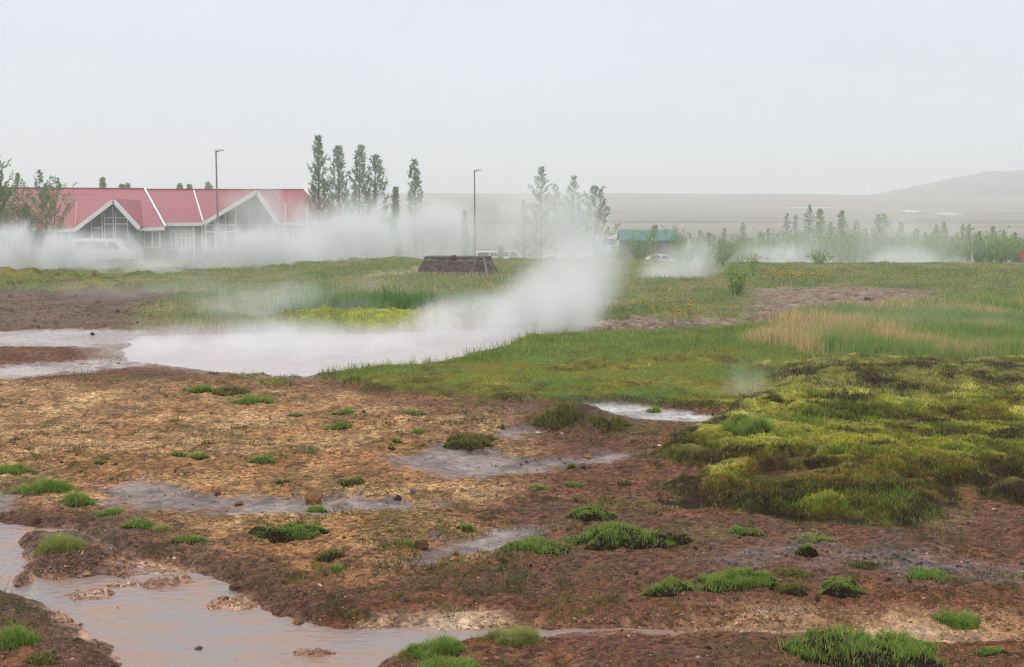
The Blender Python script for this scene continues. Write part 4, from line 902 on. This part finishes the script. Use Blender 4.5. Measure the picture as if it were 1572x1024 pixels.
# ------------------------------------------------------------------ tufts of grass on their own lumps of peat
M_peat = paint('peat_lump', S(50, 36, 27), .95, .1, .6, 30, bump=1.0)
def tuft(px, py, w, h, label, peat=.5, hue=0, n=None, dep=.72, bl=None, bald=0.0, seed=0):
    """px, py = middle of the near foot; w, h in the photograph's pixels"""
    cx, cy_ = ground_px([px], [py]); cx, cy_ = float(cx[0]), float(cy_[0]); d = math.hypot(cx, cy_)
    R = w/2*d/FPX; Ry = R*dep; Hh = h*d/FPX; cy_ += Ry*.6; z0 = gz(cx, cy_); r_ = np.random.default_rng(1000+seed)
    Hp = Hh*peat*.8; bl_ = bl or max(Hh*(1-peat)*.8, .018); o_ = r_.uniform(0, 90, 2)
    def edge_(t): return 1+.5*fbm(np.cos(t)*1.3+o_[0], np.sin(t)*1.3+o_[1], 3, 71)
    def surf(rho, t):
        x_ = np.cos(t)*rho*R*edge_(t); y_ = np.sin(t)*rho*Ry*edge_(t)
        z_ = Hp*(1-np.clip(rho, 0, 1)**4)*np.clip(.75+.5*fbm(x_*7+o_[0], y_*7+o_[1], 3, 73), .3, 1.05)+Hp*.2*fbm(x_*24+o_[1], y_*24, 3, 79)*(1-rho**6)
        return x_, y_, z_
    n = n or int(np.clip(w*h*1.9, 80, 7000)); rho = np.sqrt(r_.uniform(0, 1, n))*.98; rho = np.where(r_.uniform(0, 1, n) < .17, .88+np.abs(r_.normal(0, .22, n)), rho); t = r_.uniform(0, 2*np.pi, n)
    x_, y_, z_ = surf(rho, t)
    keep = r_.uniform(0, 1, n) < np.clip(1.05+.6*fbm(x_*6/(R*4+.2)+o_[0], y_*6/(R*4+.2), 2, 83)-bald*(.3+.8*r_.uniform(0, 1, n)), 0, 1)*np.clip(1.25-peat*2.2*sstep(-.35, -.85, y_/Ry), 0.08, 1); x_, y_, z_, rho = x_[keep], y_[keep], z_[keep], rho[keep]; z_ = np.where(rho > .97, 0, z_)
    pal = [[S(108,138,52), S(88,118,42), S(126,150,64)], [S(118,134,66), S(136,144,80), S(150,140,92)], [S(92,100,42), S(112,108,46), S(74,76,34)]][hue]
    col = pick(pal+[S(150,138,90)], len(x_), [.36, .26, .2, .18], 1100+seed)
    hb = bl_*r_.uniform(.35, 1.2, len(x_))*np.clip(1-.5*rho**2, .22, 1)*(.75+.5*fbm(x_*5/(R+.05)+o_[1], y_*5/(R+.05), 2, 87))
    zg = sample(Z, x_+cx, y_+cy_)-z0
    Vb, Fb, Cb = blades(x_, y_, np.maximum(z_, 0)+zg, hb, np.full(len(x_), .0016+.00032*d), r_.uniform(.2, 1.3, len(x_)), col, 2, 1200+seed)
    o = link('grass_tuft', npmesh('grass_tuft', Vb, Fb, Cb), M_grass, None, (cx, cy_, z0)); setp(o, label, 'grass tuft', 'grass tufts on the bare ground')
    if peat > .05:
        a_ = np.linspace(0, 2*np.pi, 97)[:-1]; q_ = np.array([0, .12, .25, .37, .5, .6, .7, .78, .85, .91, .96, 1.0, 1.06]); T, Q = np.meshgrid(a_, q_); xx, yy, zz = surf(Q, T)
        zz = zz+(sample(Z, xx.ravel()+cx, yy.ravel()+cy_)-z0).reshape(xx.shape); zz[-1] -= .03
        zz[-2] -= .01
        ii = np.arange(T.size).reshape(T.shape); f = np.stack([ii[:-1], np.roll(ii[:-1], -1, 1), np.roll(ii[1:], -1, 1), ii[1:]], -1).reshape(-1, 4)
        pm = npmesh('peat_base', np.stack([xx.ravel(), yy.ravel(), zz.ravel()], 1), [f[:, ::-1]], None, True); link('peat_base', pm, M_peat, o)
    return o
TUFTS = [
 (14,728,46,18,'green grass tuft cut by the left edge, above the mud',.2,0), (68,756,72,26,'broad green grass tuft on the mud near the left edge',.25,0), (116,776,44,26,'upright green tuft just above the head of the stream',.3,0),
 (166,790,40,12,'small flat green tuft between the stream and the grey mud patch',.3,0), (204,810,46,20,'round green tuft on a dark lump left of two lower tufts by the stream',.45,0), (250,816,32,14,'pale green low tuft between two darker tufts beside the stream',.2,1),
 (287,833,54,14,'wide low tuft on the bank above the bend of the stream',.4,0), (85,846,64,30,'yellowish grass tuft on the mud island in the stream',.1,1), (438,832,108,28,'wide dome of dark peat with thin grass on its crest',.75,0),
 (507,858,54,14,'low tuft with black peat on its right side, below the grassy peat dome',.5,2), (517,876,30,12,'bright green sprig patch on the bank right of the stream',.1,0), (486,786,30,16,'green tuft at the foot of the ochre boulder',.2,0),
 (402,711,34,20,'bushy green tuft on the ochre gravel above the grey mud',.3,0), (305,602,42,16,'dark green clump on gravel below the left end of the spring',.4,0), (386,620,58,18,'bright green clump, lowest of those below the spring',.25,0),
 (352,606,56,16,'olive green clump joined to the bright one below the spring',.3,2), (636,638,38,12,'flat pale tuft on the gravel left of the grass bank',.2,1), (524,636,42,10,'low green patch on the gravel straight below the spring, the nearest one to it',.3,0),
 (519,658,44,14,'small tuft above a flat dark peat patch in the middle of the gravel',.4,0), (627,837,32,10,'thin green tuft left of the dark angular stone',.2,0), (716,814,32,12,'small dark based tuft above the grey wet patch',.45,0),
 (455,640,20,10,'tiny round tuft on gravel between two flat patches',.3,0), (152,712,20,9,'tiny tuft alone on ochre gravel at the left',.4,0), (272,700,24,12,'small green tuft on the ochre gravel, left one of a close pair',.4,0), (303,704,30,12,'small green tuft on the ochre gravel, right one of a close pair',.4,0),
 (432,742,24,10,'small olive tuft just above the ochre boulder',.4,2), (535,744,46,14,'scattered olive tuft right of the boulder and above the mud strip',.35,2), (608,679,16,10,'tiny dark green tuft at the tip of the pale mud',.4,0), (642,665,18,10,'tiny green sprig on gravel above the pale mud',.2,0),
 (720,690,86,22,'ragged dark clump lying across the top of the pale mud',.6,2), (878,719,14,14,'single dark little tuft right below the pale mud',.5,0), (910,800,66,26,'dark peat clod with a grassy crown left of the long turf ridge top',.75,0),
 (1026,910,72,24,'rounded grassy clod, leftmost of the row above the tan silt strip',.55,0), (1132,905,112,30,'longest grassy clod of the row above the tan silt strip',.5,0), (1214,912,56,20,'bare dark clod between two grassy ones above the tan silt strip',.85,2),
 (1298,914,62,24,'dark peat clod with one grass sprig, rightmost of the row above the silt strip',.85,0), (1428,890,72,18,'olive grass patch on the wet ground at the right',.3,0), (1142,822,50,14,'low tuft lying below the moss overhang, near the turf ridge',.45,0),
 (1252,832,54,14,'bright sprig patch on gravel just below the moss overhang',.3,1), (1242,854,36,20,'black peat stump with a few blades below the moss overhang',.85,0), (796,990,84,34,'pale green tuft at the lower side of the tan silt strip',.1,1),
 (665,1004,100,36,'bright green tuft beside the lower end of the stream',.35,0), (690,1032,90,26,'green tuft cut by the bottom edge right of the stream',.2,0), (1342,1016,206,50,'largest green turf clod, at the bottom edge on the right',.45,0),
 (1480,964,58,26,'single spiky green tuft above the big turf clod',.1,0), (1524,1006,36,14,'small dark tuft right of the big turf clod',.4,0), (14,990,60,34,'dark green tuft at the left edge below the stream',.2,0),
 (60,1018,40,16,'short olive tuft in the bottom left corner',.2,2), (1220,884,70,12,'thin olive sprouts in the wet patch right of the long grassy clod',.1,2), (1330,872,40,8,'low dark sprouts at the misty wet ground',.2,2), (1108,886,30,10,'short tuft behind the longest grassy clod',.2,0),
 (820,846,90,18,'low green left tail of the long turf ridge',.35,0), (943,842,150,34,'long turf ridge with bright grass above a black peat edge',.6,0), (1022,838,76,26,'brown rough peat end of the long turf ridge',.85,2),
 (600,690,14,7,'tiny dark clump left of the tip of the pale mud',.6,2), (960,745,22,12,'dark clump on red gravel left of the moss mound',.7,2), (880,748,26,10,'small green clump on red gravel in front of the moss mound',.4,0), (825,752,34,12,'pale sprigs on the red gravel between mud and turf ridge',.2,1),
 (1005,633,24,14,'dark green round tuft beside the whitish silica patch',.2,0), (860,640,60,24,'shaggy grass crown on the brown peat hump left of the silica patch',.15,2), (940,660,60,14,'grassy skirt at the right foot of the brown peat hump',.2,2), (1150,665,80,30,'dark green heath tuft at the steaming vent',.35,0),
 (1188,616,26,18,'dark purple brown heather tuft above the steaming vent',.4,2), (1128,660,40,16,'small dark tuft left of the steaming vent tuft',.3,0),
]
for i, a in enumerate(TUFTS):
    tuft(a[0], a[1], a[2], a[3], a[4], a[5], a[6], seed=i, bald=.9 if 'end of the long turf' in a[4] or 'peat stump' in a[4] else 0.0)

# ------------------------------------------------------------------ trees and bushes
M_bark = paint('grey_bark', S(96, 86, 78), .9, .2, .3, 8)
def leafmesh(P, D, l, w, col, seed):
    r_ = np.random.default_rng(seed); n = len(P); s = np.cross(D, r_.normal(size=(n, 3))); s /= np.linalg.norm(s, axis=1)[:, None]+1e-9
    l = l[:, None]; w = w[:, None]
    Vq = np.stack([P, P+D*l*.5+s*w*.5, P+D*l, P+D*l*.5-s*w*.5], 1).reshape(-1, 3)
    return Vq, [np.arange(4*n).reshape(-1, 4)], np.repeat(col, 4, 0)
def tree_mesh(h, rad, seed, style, lsc=1.0):
    """-> (trunk MB, crown arrays). style: pine, larch, birch, spruce, bush, spire"""
    r_ = np.random.default_rng(seed); mb = MB(); P, D, Ls, Cl = [], [], [], []
    lush = style == 'lush'; style = 'pine' if lush else style
    pal = dict(pine=[(84,116,52),(70,102,42),(104,130,62)] if lush else [(88,116,60),(74,102,50),(106,128,70)], larch=[(118,136,92),(100,122,78),(132,146,104)], willow=[(104,128,48),(84,108,40),(126,140,60)], spruce=[(84,100,88),(72,88,76),(98,112,98)],
               bush=[(116,144,66),(98,130,56),(136,158,82)], spire=[(128,150,86),(114,138,76),(142,160,98)], pale=[(160,168,110),(176,180,136),(140,152,96)])[style]
    stems = dict(bush=9, pale=9, willow=3).get(style, 1)
    zlow = dict(pine=.16, larch=.12, willow=.22, spruce=.06, bush=.0, spire=.03, pale=.0)[style]
    for s in range(stems):
        if stems == 1: lean = r_.normal(0, .015, 2); hh = h; b0 = (0, 0)
        else:
            a = r_.uniform(0, 2*np.pi); sp = rad*(r_.uniform(.3, .95) if style != 'willow' else r_.uniform(.1, .45)); lean = np.array([math.cos(a), math.sin(a)])*sp/h; hh = h*r_.uniform(.6, 1.0); b0 = (math.cos(a)*rad*.08, math.sin(a)*rad*.08)
            if s == 0: hh = h; lean = lean*.2
        tr = max(h*.012, .012)*(1 if stems == 1 else .5)
        ax = lambda f: np.array([b0[0]+lean[0]*hh*f, b0[1]+lean[1]*hh*f, hh*f])
        mb.tube([ax(f)-(np.array([0, 0, .1]) if f == 0 else 0) for f in (0, .3, .6, .85, 1)], [tr*1.2, tr*.9, tr*.55, tr*.25, tr*.08], 6)
        nbr = dict(pine=int(h*9), larch=int(h*10), willow=int(h*7), spruce=int(h*16), bush=int(6+h*5), spire=int(h*13), pale=int(6+h*5))[style]
        for k in range(nbr):
            f = zlow+(1-zlow)*((k+r_.uniform(0, 1))/nbr); f = min(f, .985)
            rel_ = (f-zlow)/(1-zlow)
            if style in ('bush', 'pale'): L = rad*.55*(1-rel_*.6)*r_.uniform(.5, 1.1)
            elif style == 'willow': L = rad*(.5+.5*math.sin(math.pi*min(1, rel_*1.1+.1)))*(1-rel_**3)*r_.uniform(.5, 1.15)
            elif style == 'pine': L = rad*(1-rel_)**.75*r_.uniform(.55, 1.15)+.12
            else: L = rad*(1-rel_)**.85*r_.uniform(.6, 1.15)+.06*h/6
            L *= 1+.25*math.sin(k*1.7+seed)+.18*math.sin(k*.53+seed*2)
            L = min(L, rad*1.05)
            az = k*2.4+r_.uniform(-.6, .6); el = dict(pine=.55, larch=.35, willow=.75, spruce=-.05, bush=.8, spire=.5, pale=.8)[style]+r_.uniform(-.2, .25); el2 = el+dict(pine=.55, larch=.3, willow=.3, spruce=.25, bush=.3, spire=.4, pale=.3)[style]
            pts = [ax(f)]; m = 5
            for j in range(m):
                e_ = el+(el2-el)*j/(m-1); pts.append(pts[-1]+np.array([math.cos(az)*math.cos(e_), math.sin(az)*math.cos(e_), math.sin(e_)])*L/m)
            if L > .25: mb.tube([pts[0], pts[3], pts[5]], [tr*.32*(1-f*.6), tr*.2, tr*.06], 3)
            nl = int(dict(pine=46 if lush else 16, larch=24, willow=28, spruce=26, bush=26, spire=26, pale=26)[style]*(.5+L/max(rad, .3))*min(1.5, .7+h/14)); lo = dict(pine=.35, larch=.2, willow=.3, spruce=.1, bush=.1, spire=.1, pale=.1)[style]
            tt = lo+(1-lo)*r_.uniform(0, 1, nl)**.8; ii = np.minimum((tt*m).astype(int), m-1); fr = tt*m-ii; pa = np.array(pts)
            pp = pa[ii]*(1-fr[:, None])+pa[ii+1]*fr[:, None]; dd = pa[ii+1]-pa[ii]; dd /= np.linalg.norm(dd, axis=1)[:, None]+1e-9
            sc = .05+.02*L
            P.append(pp+r_.normal(0, sc*.6, pp.shape)); d_ = dd*.8+r_.normal(0, .6, pp.shape); D.append(d_/np.linalg.norm(d_, axis=1)[:, None])
            Ls.append(lsc*np.full(nl, dict(pine=.27, larch=.17, willow=.15, spruce=.17, bush=.11, spire=.14, pale=.11)[style]*min(1.2, max(.45, h/7)))*r_.uniform(.6, 1.3, nl))
            Cl.append(1.75*np.array([S(*pal[r_.integers(0, 3)])]*nl)*r_.uniform(.7, 1.25)*r_.uniform(.85, 1.15, (nl, 1)))
    P, D, Ls, Cl = np.concatenate(P), np.concatenate(D), np.concatenate(Ls), np.concatenate(Cl)
    wd = dict(pine=.28, larch=.42, willow=.6, spruce=.4, bush=.6, spire=.5, pale=.6)[style]
    return mb, leafmesh(P, D, Ls, Ls*wd, Cl, seed+1)
def tree(px, ytop, Yd, wpx, style, label, seed, grp=None, name=None, cat='tree'):
    t = at(px, ytop, Yd); g = gz(t.x, Yd); h = t.z-g; rad = wpx/2*Yd/FPX*dict(pine=1.95, larch=1.9, willow=1.8, spruce=1.8, bush=1.6, spire=2.0, pale=1.6, lush=1.7)[style]
    r_ = empty(name or {'lush': 'pine', 'willow': 'broadleaf'}.get(style, style)+'_tree', (t.x, Yd, g), label=label, cat=cat, group=grp)
    mb, (Vq, Fq, Cq) = tree_mesh(h*(.86 if style in ('bush', 'pale') else .97), rad, seed, style, min(2.0, max(1, Yd/45)) if style in ('bush', 'spire', 'pale') else 1.0)
    mb.build('trunk' if style not in ('bush', 'pale') else 'stem', M_bark, r_); link('crown', npmesh('crown', Vq, Fq, Cq), M_leaf, r_)
    return r_
GA = 'tall trees beside the red roofed building'
tree(487, 205, 95, 40, 'pine', 'tallest slender pine, left one of the row at the end of the red roof', 1, GA)
tree(519, 221, 96, 38, 'pine', 'slender pine with a knobbly top, second from the red roof', 2, GA)
tree(548, 221, 97, 36, 'pine', 'slender pine between the knobbly topped one and the broad bushy one', 3, GA)
tree(577, 236, 96, 52, 'pine', 'broad bushy pine with many upright tips, right one of the row by the red roof', 4, GA)
tree(638, 243, 104, 28, 'pine', 'single narrow pine standing apart over the thickest steam', 5, GA)
tree(605, 285, 106, 12, 'spire', 'small tip of a young tree between the row of pines and the single pine', 6, GA, 'young_tree')
tree(831, 252, 104, 46, 'larch', 'tall pale tree fading in steam, left and highest of the hazy group', 7, 'hazy trees behind the steam', 'larch_tree')
tree(856, 281, 106, 40, 'larch', 'bushy double topped hazy tree in the middle of its group', 8, 'hazy trees behind the steam', 'larch_tree')
tree(882, 266, 104, 38, 'larch', 'slim hazy tree just left of the dark green pine', 9, 'hazy trees behind the steam', 'larch_tree')
tree(806, 305, 104, 26, 'larch', 'low hazy tree at the left foot of the hazy group', 10, 'hazy trees behind the steam', 'larch_tree')
tree(870, 300, 101, 40, 'larch', 'dim low tree in front of the hazy group', 11, 'hazy trees behind the steam', 'larch_tree')
tree(914, 285, 84, 56, 'lush', 'dark green pine with upswept branches standing clear of the steam', 12, None)
GB = 'broad trees before the left end of the building'
tree(-8, 222, 70, 56, 'willow', 'tall tree leaning in from the left edge of the photo', 13, GB, 'broadleaf_tree')
tree(26, 262, 72, 52, 'willow', 'rounded olive tree before the red roof, between the edge tree and a pointed one', 14, GB, 'broadleaf_tree')
tree(66, 258, 74, 62, 'willow', 'wide branching olive tree with a pointed top before the red roof, right one of three', 15, GB, 'broadleaf_tree')
for i, (px, yt, wp, lab) in enumerate([(157,272,12,'tiny tree top poking over the left part of the red ridge'),(186,283,9,'lowest of two tips right of the tiny tree top on the ridge'),(199,282,10,'small tip over the ridge just left of the white roof edge'),(275,282,12,'tip over the ridge, left of a close pair of tips'),(288,283,10,'tip over the ridge, right of a close pair of tips'),(318,280,12,'tip over the ridge just left of the tall lamp'),(326,284,10,'tip over the ridge touching the tall lamp')]):
    tree(px, yt-2, 132, wp*.55, 'spire', lab, 20+i, 'tree tops behind the red roof', 'distant_tree')
# dark spruces and the bushes and young trees of the right hand hedge
GS = 'dark spruces in the hedge'
tree(1207, 325, 100, 20, 'spruce', 'dark little spruce, left of the three in the hedge', 30, GS)
tree(1222, 327, 101, 18, 'spruce', 'smallest dark spruce, between two others in the hedge', 31, GS)
tree(1242, 311, 100, 26, 'spruce', 'tallest dark spruce, right of the three in the hedge', 32, GS)
protos = []
for k, (h, rd, st) in enumerate(((4.2, 1.9, 'spire'), (3.4, 1.8, 'spire'), (2.6, 2.6, 'bush'), (3.2, 2.8, 'bush'), (5.0, 1.9, 'spire'), (2.2, 2.6, 'bush'))):
    mb, lf = tree_mesh(h*.9, rd*(.75 if st == 'spire' else .8), 40+k, st, 1.9); to = mb.build('trunk' if st == 'spire' else 'stem', M_bark); co = link('crown', npmesh('crown', *lf), M_leaf)
    protos.append((h, st, to, co))
used = set()
def hedge(px, ytop, Yd, k, label, grp, rz):
    h0, st, to, co = protos[k]; t = at(px, ytop, Yd); g = gz(t.x, Yd); s = (t.z-g)/h0
    r_ = empty('young_tree' if st == 'spire' else 'bush', (t.x, Yd, g), rz, label=label, cat='tree' if st == 'spire' else 'bush', group=grp); r_.scale = (max(s, .75), max(s, .75), s)
    for o in (to, co):
        q_ = o
        if k in used: q_ = o.copy(); COL.objects.link(q_)
        q_.parent = r_
    used.add(k)
LS, LB = 'slim young tree with pale spring leaves in the hazy hedge beyond the meadow', 'rounded pale green bush low in the hazy hedge beyond the meadow'
r_ = random.Random(5)
for px, yt in [(1261,312),(1294,315),(1315,333),(1350,322),(1358,321),(1384,336),(1437,339),(1451,336),(1408,345),(1180,346),(1168,350),(1142,335),(1112,345),(1275,335),(1330,345),(1480,337),(1487,338),(1505,350),(1526,341),(1540,347),(1468,352),(1422,350),(1560,352),(1590,345),(1615,340),(1088,352),(1075,349)]:
    hedge(px, yt, r_.uniform(92, 112), r_.choice((0, 1, 4)), LS, 'slim young trees in the hedge', r_.uniform(0, 6))
for px, yt in [(1150,362),(1185,366),(1215,360),(1240,356),(1262,350),(1285,364),(1310,362),(1340,360),(1365,366),(1392,364),(1420,358),(1440,354),(1470,366),(1500,366),(1520,362),(1545,360),(1570,364),(1600,360),(1125,358),(1110,366),(1098,362),(1060,372),(1165,356),(1200,352),(1228,348),(1254,358),(1300,352),(1326,354),(1352,350),(1378,356),(1406,352),(1432,362),(1455,360),(1486,358),(1512,354),(1535,356),(1560,362),(1585,364)]:
    hedge(px, yt, r_.uniform(80, 98), r_.choice((2, 3, 5)), LB, 'rounded bushes in the hedge', r_.uniform(0, 6))
GM = 'bushes by the green roofed house'
tree(930, 362, 88, 46, 'bush', 'leafy bush under the dark green pine hiding the lower half of a white trailer', 73, GM, 'bush', 'bush')
tree(984, 350, 88, 46, 'bush', 'bright green bush before the wall of the green roofed house', 60, GM, 'bush', 'bush')
tree(950, 376, 84, 34, 'bush', 'small bright bush at the left corner of the green roofed house', 61, GM, 'bush', 'bush')
tree(1041, 342, 92, 40, 'bush', 'tall grey green bush at the right end of the green roof', 62, GM, 'bush', 'bush')
tree(1080, 352, 94, 30, 'bush', 'thin pale bush right of the tall grey green bush', 63, GM, 'bush', 'bush')
tree(1004, 346, 96, 22, 'spire', 'thin dark young tree before the chimney of the green roofed house', 64, GM, 'young_tree')
tree(1128, 397, 27.5, 52, 'bush', 'fresh green shrub standing alone in the meadow at the gravel patch', 65, None, 'shrub', 'shrub')
tree(1258, 382, 44, 44, 'bush', 'airy dark green shrub on the brow before the right hand steam', 66, None, 'shrub', 'shrub')
tree(1146, 396, 42, 50, 'pale', 'low pale flowering shrub on the brow beside a darker one', 67, None, 'flowering_shrub', 'shrub')
tree(1106, 384, 47, 44, 'bush', 'dark shrub left of the pale flowering one', 68, None, 'shrub', 'shrub')
tree(1528, 362, 64, 96, 'bush', 'wide thicket at the right end of the steam, below the white poles', 69, None, 'thicket', 'bush')
tree(655, 322, 118, 14, 'spire', 'dim slim tree behind the thick steam, left of a faint row', 70, 'faint young trees beyond the steam', 'young_tree')
tree(676, 318, 120, 12, 'spire', 'dim slim tree behind the thick steam, in the middle of a faint row', 71, 'faint young trees beyond the steam', 'young_tree')
tree(714, 322, 118, 12, 'spire', 'dim slim tree behind the thick steam just left of the lone lamp', 72, 'faint young trees beyond the steam', 'young_tree')

# ------------------------------------------------------------------ haze and steam
def vol_haze(dens):
    m, nt, o = newmat('pale_haze'); p = N(nt, 'ShaderNodeVolumePrincipled'); p.inputs['Color'].default_value = (.97, .98, 1, 1); p.inputs['Density'].default_value = dens; p.inputs['Anisotropy'].default_value = .2
    nt.links.new(p.outputs[0], o.inputs['Volume'])
    try: m.cycles.homogeneous_volume = True
    except Exception: pass
    return m
mb = MB(); mb.box((0, 0, 25), (3000, 3000, 70)); hz = mb.build('haze', vol_haze(.0019)); setp(hz, kind='stuff')

def steam(px0, py0, px1, py1, Yd, depth, dens, scale=.6, lo=.42, hi=.62, tilt=0.0, label='steam', flatb=0.0, seed=0, amp=3.8):
    a, b_ = at(px0, py1, Yd), at(px1, py0, Yd); c0 = (a+b_)/2; rx, rz_ = (b_.x-a.x)/2, (b_.z-a.z)/2
    bm = bmesh.new(); bmesh.ops.create_icosphere(bm, subdivisions=3, radius=1.02)
    me = bpy.data.meshes.new('steam'); bm.to_mesh(me); bm.free()
    m, nt, o = newmat('steam_vapour'); L = nt.links.new
    try: m.cycles.volume_step_rate = .6
    except Exception: pass
    t = N(nt, 'ShaderNodeTexCoord'); g = N(nt, 'ShaderNodeNewGeometry')
    ln = N(nt, 'ShaderNodeVectorMath', operation='DOT_PRODUCT'); L(t.outputs['Object'], ln.inputs[0]); L(t.outputs['Object'], ln.inputs[1])
    fo = N(nt, 'ShaderNodeMapRange', interpolation_type='SMOOTHSTEP'); fo.inputs[1].default_value = 1.0; fo.inputs[2].default_value = .0; L(ln.outputs['Value'], fo.inputs[0])
    mp = N(nt, 'ShaderNodeMapping'); mp.inputs['Location'].default_value = (seed*7.3, seed*3.1, seed*1.7); mp.inputs['Rotation'].default_value = (0, tilt, 0); mp.inputs['Scale'].default_value = (1, 1, .75)
    L(g.outputs['Position'], mp.inputs[0])
    n = N(nt, 'ShaderNodeTexNoise'); n.inputs['Scale'].default_value = scale; n.inputs['Detail'].default_value = 7; n.inputs['Roughness'].default_value = .66; n.inputs['Distortion'].default_value = .9; L(mp.outputs[0], n.inputs['Vector'])
    # where the falloff is strong the noise fills in, at the rim only the wisps stay
    n0 = N(nt, 'ShaderNodeMath', operation='MULTIPLY_ADD'); L(n.outputs[0], n0.inputs[0]); n0.inputs[1].default_value = amp; n0.inputs[2].default_value = -amp*.5-.22
    ad = N(nt, 'ShaderNodeMath', operation='MULTIPLY_ADD'); L(fo.outputs[0], ad.inputs[0]); ad.inputs[1].default_value = .72; L(n0.outputs[0], ad.inputs[2])
    th = N(nt, 'ShaderNodeMapRange', interpolation_type='SMOOTHSTEP'); th.inputs[1].default_value = 0; th.inputs[2].default_value = .9; L(ad.outputs[0], th.inputs[0])
    fo2 = N(nt, 'ShaderNodeMath', operation='POWER'); L(fo.outputs[0], fo2.inputs[0]); fo2.inputs[1].default_value = 1.5
    mu = N(nt, 'ShaderNodeMath', operation='MULTIPLY'); L(th.outputs[0], mu.inputs[0]); L(fo2.outputs[0], mu.inputs[1])
    # denser towards the ground
    sx_ = N(nt, 'ShaderNodeSeparateXYZ'); L(t.outputs['Object'], sx_.inputs[0])
    gr = N(nt, 'ShaderNodeMapRange'); gr.inputs[1].default_value = -1; gr.inputs[2].default_value = 1; gr.inputs[3].default_value = 1+flatb; gr.inputs[4].default_value = 1-flatb; L(sx_.outputs[2], gr.inputs[0])
    m2 = N(nt, 'ShaderNodeMath', operation='MULTIPLY'); L(mu.outputs[0], m2.inputs[0]); L(gr.outputs[0], m2.inputs[1])
    m3 = N(nt, 'ShaderNodeMath', operation='MULTIPLY'); L(m2.outputs[0], m3.inputs[0]); m3.inputs[1].default_value = dens
    p = N(nt, 'ShaderNodeVolumePrincipled'); p.inputs['Color'].default_value = (.985, .99, 1, 1); p.inputs['Anisotropy'].default_value = .15; L(m3.outputs[0], p.inputs['Density'])
    L(p.outputs[0], o.inputs['Volume'])
    ob = link('steam', me, m, None, (c0.x, Yd, c0.z)); ob.scale = (rx, depth/2, rz_); ob.rotation_euler = (0, tilt, 0)
    setp(ob, label, 'steam', 'steam clouds over the vents', 'stuff'); return ob
STEAM = True
if STEAM:
    steam(-260, 320, 330, 458, 41, 5, 2.0, .55, label='low white steam bank before the left end of the red roofed building', flatb=.6, seed=1)
    steam(120, 315, 620, 462, 43, 5, 1.4, .55, label='white steam drifting before the glazed gable', flatb=.6, seed=2)
    steam(300, 240, 540, 440, 64, 8, .35, .3, label='thin steam rising over the big gable roof', seed=3)
    steam(360, 255, 800, 480, 62, 14, .95, .22, label='thickest steam cloud rising behind the wooden cover', flatb=.4, seed=4)
    steam(540, 280, 780, 450, 66, 9, .9, .3, label='bright billow of steam below the single narrow pine', seed=5)
    steam(700, 230, 980, 460, 76, 14, .34, .25, flatb=.5, label='thin steam veiling the hazy trees', seed=6)
    steam(640, 400, 1000, 610, 18.6, 4.6, 2.2, .75, label='column of steam leaving the right end of the hot spring', tilt=-.55, seed=7, flatb=.2)
    steam(480, 430, 920, 600, 17.6, 4.0, 1.3, .8, label='torn sheet of steam leaning over the right half of the hot spring', tilt=-.25, seed=17, flatb=.2)
    steam(720, 320, 1040, 540, 22, 5.0, .9, .5, label='upper wisp of the spring steam fading to the right', tilt=-.5, seed=18)
    steam(60, 462, 800, 615, 16.0, 4.0, 1.7, .75, label='thin veil of steam over the milky hot spring', seed=8, flatb=.5)
    steam(180, 420, 640, 520, 21, 4.0, .5, .5, label='faint wisp trailing left over the far bank of the spring', seed=19, flatb=.3)
    steam(920, 350, 1160, 485, 36, 4, 1.0, .7, label='steam puff drifting from the vent in the middle of the meadow', tilt=-.4, seed=9, flatb=.4)
    steam(1050, 355, 1340, 450, 60, 6, .8, .45, label='white steam behind the brow, left of the airy shrub', seed=10, flatb=.6)
    steam(1250, 360, 1540, 448, 60, 6, .8, .45, label='white steam behind the brow at the right', seed=11, flatb=.6)
    steam(1080, 520, 1245, 680, 11.5, 1.2, .9, 1.9, label='small wisp of steam from the vent in the moss', tilt=.5, seed=12)
    steam(110, 385, 330, 455, 38, 4, .7, .7, label='low steam from a vent behind the left moss bank', seed=13, flatb=.3)
    steam(1000, 280, 1650, 450, 74, 12, .10, .22, label='thin mist hanging before the hazy hedge', seed=14, flatb=.3)
    steam(1150, 430, 1700, 590, 19, 4, .10, .5, label='faint mist over the tall dry grass', seed=15, flatb=.2)
    steam(-200, 395, 900, 520, 27, 9, .12, .4, label='faint mist lying over the meadow beyond the hot spring', flatb=.3, seed=16)
